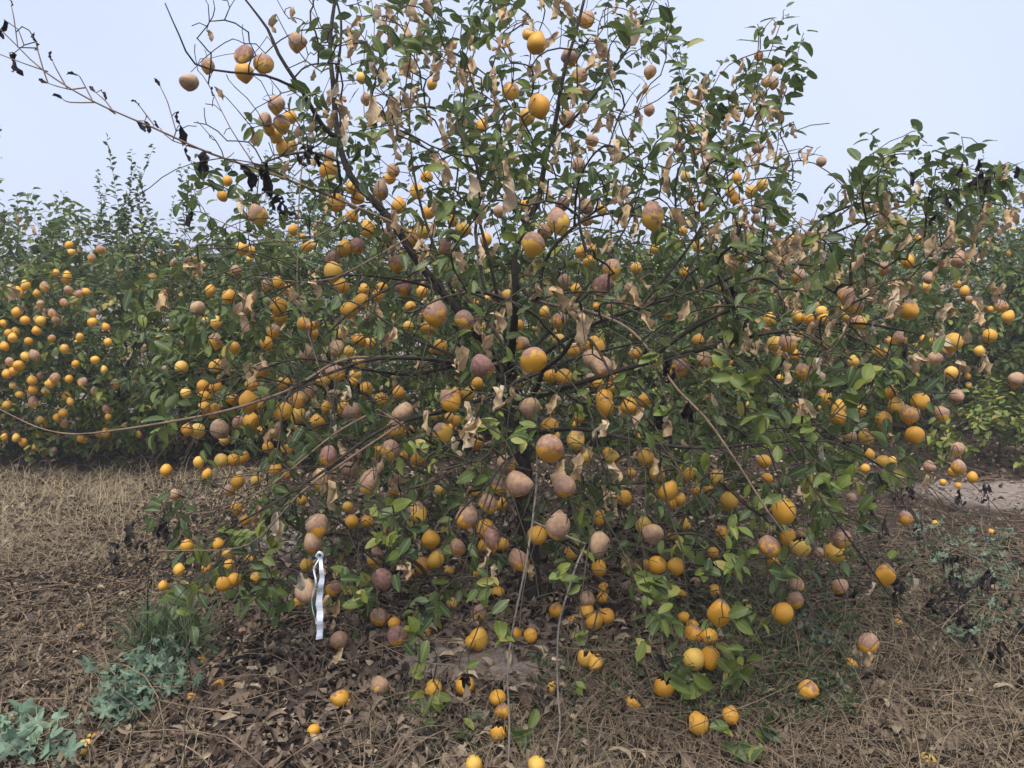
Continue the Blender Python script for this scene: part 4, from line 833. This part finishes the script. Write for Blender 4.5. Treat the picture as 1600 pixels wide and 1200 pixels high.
back_tree((-3.3, 6.35), (1.55, 1.30, 1.72), 'lemon tree behind the pale straw grass, dense with small bright lemons', 900, 60, 101, [q for q in bgl if q[0] < 170], sprouts=12, dry=120)
back_tree((-1.55, 6.55), (1.35, 1.25, 1.66), 'leafy lemon tree behind, with leafless dark twigs of the front tree before it', 750, 40, 102, [q for q in bgl if q[0] >= 170], sprouts=12)
back_tree((0.65, 6.9), (1.50, 1.25, 1.65), 'lemon tree directly behind the trunk of the large front tree', 700, 60, 103, sprouts=2)
back_tree((2.45, 7.2), (1.40, 1.25, 1.52), 'lemon tree behind the right half of the front tree, beside the bare soil', 750, 60, 104, sprouts=2, fruit=0.029)
back_tree((4.45, 7.5), (1.55, 1.30, 1.80), 'lemon tree behind the bare soil patch and the black withered weeds', 850, 60, 105, sprouts=12, fruit=0.029, dry=120)
back_tree((6.3, 7.7), (1.45, 1.30, 1.6), 'lemon tree at the far end of the row behind, next to the bare soil', 550, 30, 106, sprouts=3, fruit=0.029)
for n_, x in enumerate((-7.2, -4.9, -2.6, -0.3, 2.0, 4.4, 6.9, 9.4)):
    back_tree((x, 10.6+0.15*x), (1.6, 1.3, (1.42, 1.56, 1.38, 1.5, 1.44, 1.36, 1.58, 1.5)[n_]), 'lemon tree in the farther row seen through gaps in the row behind', 420, 20, 120+n_, n_leaf=0, sprouts=2, fruit=0.03, dry=20, group='lemon trees of the farther row')
rng = np.random.default_rng(55); random.seed(55)

# ================================================================ small things on the ground
def on_ground(px, py, lift=0.0):
    p, t = G(px, py); p = p.copy(); p[2] += lift; return p, t
GROUND_LEMONS = [  # photo x, y, width, kind, label
 (315, 1043, 17, 'y', 'fallen lemon at the right edge of the blue-green weed patch'), (341, 1079, 20, 'm', 'fallen lemon half sunk in litter just below the weed patch lemon'),
 (125, 989, 16, 'm', 'dull fallen lemon among the crumbly brown withered weeds'), (378, 995, 15, 'b', 'small browned fallen lemon on litter beside the dark grass tuft'),
 (298, 1101, 15, 'm', 'flattened fallen lemon on reddish litter below the weed patch'), (136, 1180, 27, 's', 'burst fallen lemon beside the large-leaved weed'),
 (150, 1166, 24, 'y', 'whole fallen lemon touching the burst one beside the large-leaved weed'), (491, 1151, 16, 'y', 'fallen lemon on the open leaf litter near the hanging ribbon'),
 (1328, 1048, 23, 'm', 'fallen lemon with a dark spot on dead grass'), (1548, 838, 13, 'y', 'tiny fallen lemon among the blue-green weeds by the bare soil'),
 (1402, 982, 10, 'y', 'tiny fallen lemon among the black withered weeds'), (1460, 824, 9, 'y', 'tiny fallen lemon at the edge of the bare soil'),
 (989, 1110, 25, 's', 'rotten fallen lemon burst open with a dark centre on dead grass'), (864, 1084, 13, 'y', 'small fallen lemon beside the pale hanging shoots'), (894, 979, 14, 'm', 'small fallen lemon on litter between the pale hanging shoots and trunk'),
 (667, 995, 13, 'm', 'small fallen lemon on litter near the bare soil below the trunk'), (1473, 758, 11, 'y', 'small fallen lemon lying on the bare soil, left of its neighbour'), (1497, 764, 11, 'y', 'small fallen lemon lying out on the bare soil'),
 (1448, 1196, 11, 'y', 'small fallen lemon in the dead grass far right')]
for px, py, d, k, lab in GROUND_LEMONS:
    p, t = on_ground(px, py); r = min(0.042, max(0.022, 0.5*d*t/FPX)); p[2] += r*0.95
    o = lemon_at(None, p, r, k, LEM, 'fallen_lemon', 1.2); o['label'] = lab; o['category'] = 'lemon'; o['group'] = 'lemons fallen on the ground'

FL_ME = leaf_meshes('fallen_leaf', LITT, LITTER, [0.55, 0.75, 0.95])
pts = ground_points([(330, 1000, 960, 1200, 105), (20, 330, 1030, 1200, 20), (1000, 1500, 1000, 1200, 25)])
for p in pts:
    a = rng.uniform(0, 6.28); m = frames(np.array([[math.cos(a), math.sin(a), rng.normal(0, .15)]]), np.array([[rng.normal(0, .4), rng.normal(0, .4), 1]]))[0]
    o = obj('fallen_leaf', random.choice(random.choice(FL_ME)), None, 'larger pale curled dry leaf lying loose on top of the litter', 'leaf', 'pale leaves lying on the litter')
    o.matrix_world = to_matrix(m, p + np.array([0, 0, 0.03]), rng.uniform(0.055, 0.09))

# blue-green lobed weeds
def lobed(seed, lobes=5):
    r = np.random.default_rng(seed); n = 6*lobes; V = [(0, 0.45, 0.0)]; ph = r.uniform(0, 6.28); el = r.uniform(1.0, 1.5)
    for ring in (0.55, 1.0):
        for q in range(n):
            f = q/n*2*math.pi; rad = 0.38 + 0.15*ring*math.cos(f*lobes+ph*0.1)**1 + 0.05*math.cos(2*f*lobes+ph) + (r.normal(0, 0.03) if ring == 1 else 0); rad *= ring
            V.append((0.85*rad*math.sin(f), 0.45 - rad*el*math.cos(f), ring*ring*(0.10*math.sin(3*f+ph) + 0.07*math.sin(5*f+2*ph)) - 0.12*ring*ring*math.cos(f) + r.normal(0, 0.015)))
    V = np.array(V); T = [[0, 1+q, 1+(q+1) % n] for q in range(n)]
    for q in range(n): a, b = 1+q, 1+(q+1) % n; T += [[a, a+n, b+n], [a, b+n, b]]
    return V, np.array(T), V
LOB = [lobed(i) for i in range(4)]; LOB_ME = leaf_meshes('leaf', LOB, WEED, [0.2, 0.45, 0.7, 0.95])
def weed(name, spots, label, size, hmax, tint, group=None, n_each=3):
    root, _ = on_ground(*spots[0]); t = bpy.data.objects.new(name, None); COL.objects.link(t); t.location = root; t['label'] = label; t['category'] = 'weed'
    if group: t['group'] = group
    par = []
    for px, py in spots:
        g, _ = on_ground(px, py); prev = root + np.array([0, 0, 0.01])
        for q in range(n_each):
            L = size*rng.uniform(0.6, 1.25); p = g + np.array([rng.normal(0, size*0.5), rng.normal(0, size*0.5), rng.uniform(0.25, 1)*hmax])
            a = rng.uniform(0, 6.28); y = norm(np.array([math.cos(a), math.sin(a)*0.8-0.2, rng.normal(0.25, 0.55)])); m = frames(y[None], np.array([[rng.normal(0, .6), -0.4+rng.normal(0, .5), 1]]))[0]
            o = obj('leaf', LOB_ME[rng.integers(0, 4)][int(np.clip(round(tint*3+rng.normal(0, .8)), 0, 3))], t); set_child(o, t, to_matrix(m, p, L))
            mid = (p+g)/2 + np.array([0, 0, 0.01]); g0 = g*0.6+root*0.4; g0[2] = hgt(g0[0], g0[1]); par.append(tube(smooth_line([g0, mid, p], 0.02), 0.0018, 4))
    V, T = merge(par); obj('stems', tri_mesh('stems', V, T, None, simple('weed_stem', (0.14, 0.2, 0.12), (0.25, 0.3, 0.18), 20)), t)
weed('lobed_weed', [(rng.uniform(140, 235), rng.uniform(1065, 1150)) for _ in range(20)] + [(rng.uniform(200, 300), rng.uniform(1040, 1095)) for _ in range(14)], 'spreading patch of blue-green lobed weed below the dark grass tuft', 0.050, 0.095, 0.45, None, 5)
weed('lobed_weed', [(55, 1190), (35, 1160), (60, 1150), (70, 1180), (90, 1175), (20, 1195), (50, 1210), (85, 1200), (10, 1190)], 'pale large-leaved blue-green weed next to the burst fallen lemon', 0.072, 0.09, 0.85, None, 4)
for cx, cy, n in ((1440, 830, 7), (1495, 850, 8), (1530, 880, 9), (1470, 890, 8), (1575, 860, 7), (1560, 905, 9), (1500, 920, 8), (1440, 870, 5), (1480, 1000, 5), (1545, 990, 5), (1290, 1000, 6), (1250, 985, 5), (1590, 930, 6), (1300, 870, 4)):
    weed('small_weed', [(cx + rng.normal(0, 16), cy + rng.normal(0, 9)) for _ in range(n)], 'small blue-green weed growing among the black withered stems right of the tree', 0.036, 0.06, 0.6, 'small weeds right of the tree', 3)
# dark grass tuft
p = ground_points([(215, 312, 985, 1045, 620)]); p0, _ = G(262, 1010)
V, T, A = blades(p, 0.16, 0.007, 0.5, np.clip(rng.normal(0.35, 0.28, len(p)), 0, 1), 5, 1.3)
o = obj('grass_tuft', tri_mesh('grass_tuft', V-p0, T, A, GRASS), None, 'dense dark green grass tuft behind the blue-green weed patch', 'grass'); o.location = p0
# black withered weeds
def black_weed(px, py):
    g, _ = on_ground(px, py); t = bpy.data.objects.new('withered_weed', None); COL.objects.link(t); t.location = g
    t['category'] = 'dead weed'
    if px < 400: t['label'] = 'black withered weed beside the pale straw grass left of the tree'; t['group'] = 'black withered weeds left of the tree'
    elif py < 860: t['label'] = 'black withered weed at the edge of the bare soil'; t['group'] = 'black withered weeds by the bare soil'
    else: t['label'] = 'black withered weed among the blue-green weeds right of the tree'; t['group'] = 'black withered weeds right of the tree'
    top = g + np.array([rng.normal(0, .04), rng.normal(0, .04), rng.uniform(.1, .22)]); V, T = tube(smooth_line([g, (g+top)/2 + rng.normal(0, .01, 3), top], .03), 0.002, 4)
    obj('stem', tri_mesh('stem', V, T, None, BARK), t)
    for _ in range(rng.integers(4, 8)):
        f = rng.uniform(.3, 1); q = g*(1-f)+top*f + rng.normal(0, .012, 3); y = norm(np.array([rng.normal(0, .5), rng.normal(0, .5), -.8])); m = frames(y[None], rng.normal(size=(1, 3)))[0]
        o = obj('leaf', random.choice(random.choice(WILT_ME)), t); set_child(o, t, to_matrix(m, q, rng.uniform(.035, .075)))
for px, py in [(1505, 800), (1545, 810), (1420, 800), (1395, 960), (1425, 975), (1470, 960), (1510, 950), (1555, 930), (1545, 960), (1500, 985), (1580, 1010), (1560, 1060), (1500, 900), (1440, 850), (1330, 960), (1380, 850), (1400, 790), (1370, 780), (1310, 950), (1350, 830),
               (1590, 900), (1575, 965), (1490, 935), (1520, 1030), (195, 880), (210, 870), (235, 890), (255, 850), (1455, 985), (1600, 1090), (270, 870), (300, 900), (180, 905)]: black_weed(px, py)
# leafy low shrub at far right behind the bare soil
back_shrub = bpy.data.objects.new('low_shrub', None); COL.objects.link(back_shrub); p0, _ = G(1560, 722); back_shrub.location = p0
back_shrub['label'] = 'low bright green leafy shrub at the edge of the bare soil'; back_shrub['category'] = 'shrub'
ls = LeafSet(); tg = []; s2 = Skeleton(None, p0); s2.limb([p0-np.array([0, 0, .02]), p0+np.array([0, 0, .08]), p0+np.array([0, 0, .15])], .012, .008, 'trunk')
for _ in range(110):
    d = rand_unit(1)[0]; d[2] = abs(d[2]); q = p0 + d*np.array([.55, .4, .55])*rng.uniform(.5, 1); leafy_twig(ls, tg, q, d + np.array([0, 0, .3]), .12, 7, .075, .72)
s2.connect_all(tg); s2.build(back_shrub, MATS, TWIG, 3); place_leaves(back_shrub, ls, 60, SMALL, LEAF_ME)

# white ribbon tied to a twig
rb = bpy.data.objects.new('ribbon', None); COL.objects.link(rb); DR = 2.14; rb.location = P(499, 873, DR)
rb['label'] = 'white plastic ribbon tied to a twig and hanging below browned lemons'; rb['category'] = 'ribbon'
def strip(pts, wd, tw, thick=0.0006):
    pts = smooth_line(pts, 0.008); n = len(pts); V = []
    for q in range(n):
        a = tw*q/n + 0.12*math.sin(q*0.23); s = np.array([math.cos(a), math.sin(a), 0])*wd/2*(0.55+0.45*min(1, q/n*2.2))*(1+0.10*math.sin(q*1.7)); pts[q] = pts[q] + np.array([0, 0.0025*math.sin(q*1.1+tw), 0]); nrm = np.array([-math.sin(a), math.cos(a), 0])*thick
        V += [pts[q]-s+nrm, pts[q]+s+nrm, pts[q]+s-nrm, pts[q]-s-nrm]
    T = []
    for q in range(n-1):
        for k in range(4):
            a, b = 4*q+k, 4*q+(k+1) % 4; T += [[a, b, b+4], [a, b+4, a+4]]
    T += [[0, 1, 2], [0, 2, 3], [4*n-4, 4*n-2, 4*n-3], [4*n-4, 4*n-1, 4*n-2]]
    return np.array(V), np.array(T)
for pts, wd, tw in (([P(500, 870, DR), P(503, 900, DR-.01), P(499, 935, DR), P(500, 970, DR-.005), P(499, 998, DR)], 0.017, 0.5),
                    ([P(499, 872, DR), P(490, 890, DR-.01), P(494, 910, DR-.02), P(487, 940, DR-.01), P(492, 965, DR), P(494, 975, DR)], 0.006, 2.5)):
    V, T = strip(pts, wd, tw); obj('strip', tri_mesh('strip', V, T, None, RIBBON, False), rb)
V, T = tube(smooth_line([P(495, 868, DR), P(499, 863, DR-.008), P(504, 868, DR), P(500, 874, DR+.006), P(495, 868, DR)], .004), 0.004, 6, .1)
obj('knot', tri_mesh('knot', V, T, None, RIBBON), rb)
# loose sticks
def stick(pts, r0, r1, mat, label):
    line = smooth_line(pts, .03); p0 = line[0].copy(); V, T = tube(line-p0, np.linspace(r0, r1, len(line)), 7, .08)
    o = obj('stick', tri_mesh('stick', V, T, None, mat), None, label, 'stick'); o.location = p0
def gp(px, py, z): return on_ground(px, py, z)[0]
stick([gp(238, 1146, 0.0), gp(240, 1128, 0.03), gp(239, 1112, 0.06)], 0.012, 0.009, WHIP, 'short thick brown stick poking out at the foot of the weed patch')
stick([gp(68, 1025, .05), gp(60, 1042, .02), gp(85, 1058, .015), gp(120, 1066, .02), gp(155, 1074, .015)], 0.006, 0.004, PALE, 'bent grey stick lying in the withered weeds left of the weed patch')
stick([gp(447, 1000, .012), gp(480, 1003, .012), gp(530, 1008, .012)], 0.007, 0.006, BARK, 'straight black stick lying on the litter under the ribbon')
stick([gp(1400, 1128, .02), gp(1500, 1128, .03), gp(1590, 1142, .03)], 0.004, 0.003, STEM, 'long straight brown stick lying in the dead grass at right')
stick([gp(640, 1160, .02), gp(700, 1170, .03), gp(740, 1185, .02)], 0.003, 0.002, PALE, 'thin pale stick lying on the litter left of the hanging shoots')
stick([gp(850, 1195, .01), gp(905, 1140, .06), gp(935, 1120, .1)], 0.003, 0.002, STEM, 'thin brown stick leaning between the pale hanging shoots and dead grass')

# ================================================================ haze volume added for lens glare, a thin mist
def haze_box():
    m = bpy.data.materials.new('veil'); m.use_nodes = True; t = m.node_tree; t.nodes.clear()
    o = t.nodes.new('ShaderNodeOutputMaterial'); v = t.nodes.new('ShaderNodeVolumePrincipled')
    v.inputs['Color'].default_value = (0.93, 0.95, 0.98, 1); v.inputs['Density'].default_value = HAZE; v.inputs['Anisotropy'].default_value = 0.2
    t.links.new(v.outputs[0], o.inputs['Volume'])
    x0, x1, y0, y1, z0, z1 = gx[0]-5, gx[-1]+5, gy[0]-5, gy[-1]+5, -1.2, 3.6
    V = [(x, y, z) for z in (z0, z1) for y in (y0, y1) for x in (x0, x1)]
    T = [[0, 2, 3], [0, 3, 1], [4, 5, 7], [4, 7, 6], [0, 1, 5], [0, 5, 4], [2, 6, 7], [2, 7, 3], [0, 4, 6], [0, 6, 2], [1, 3, 7], [1, 7, 5]]
    obj('haze', tri_mesh('haze', V, T, None, m, False), label='thin pale mist added over the whole orchard for haze and lens glare', cat='haze', kind='stuff')
HAZE = 0.0055
haze_box()
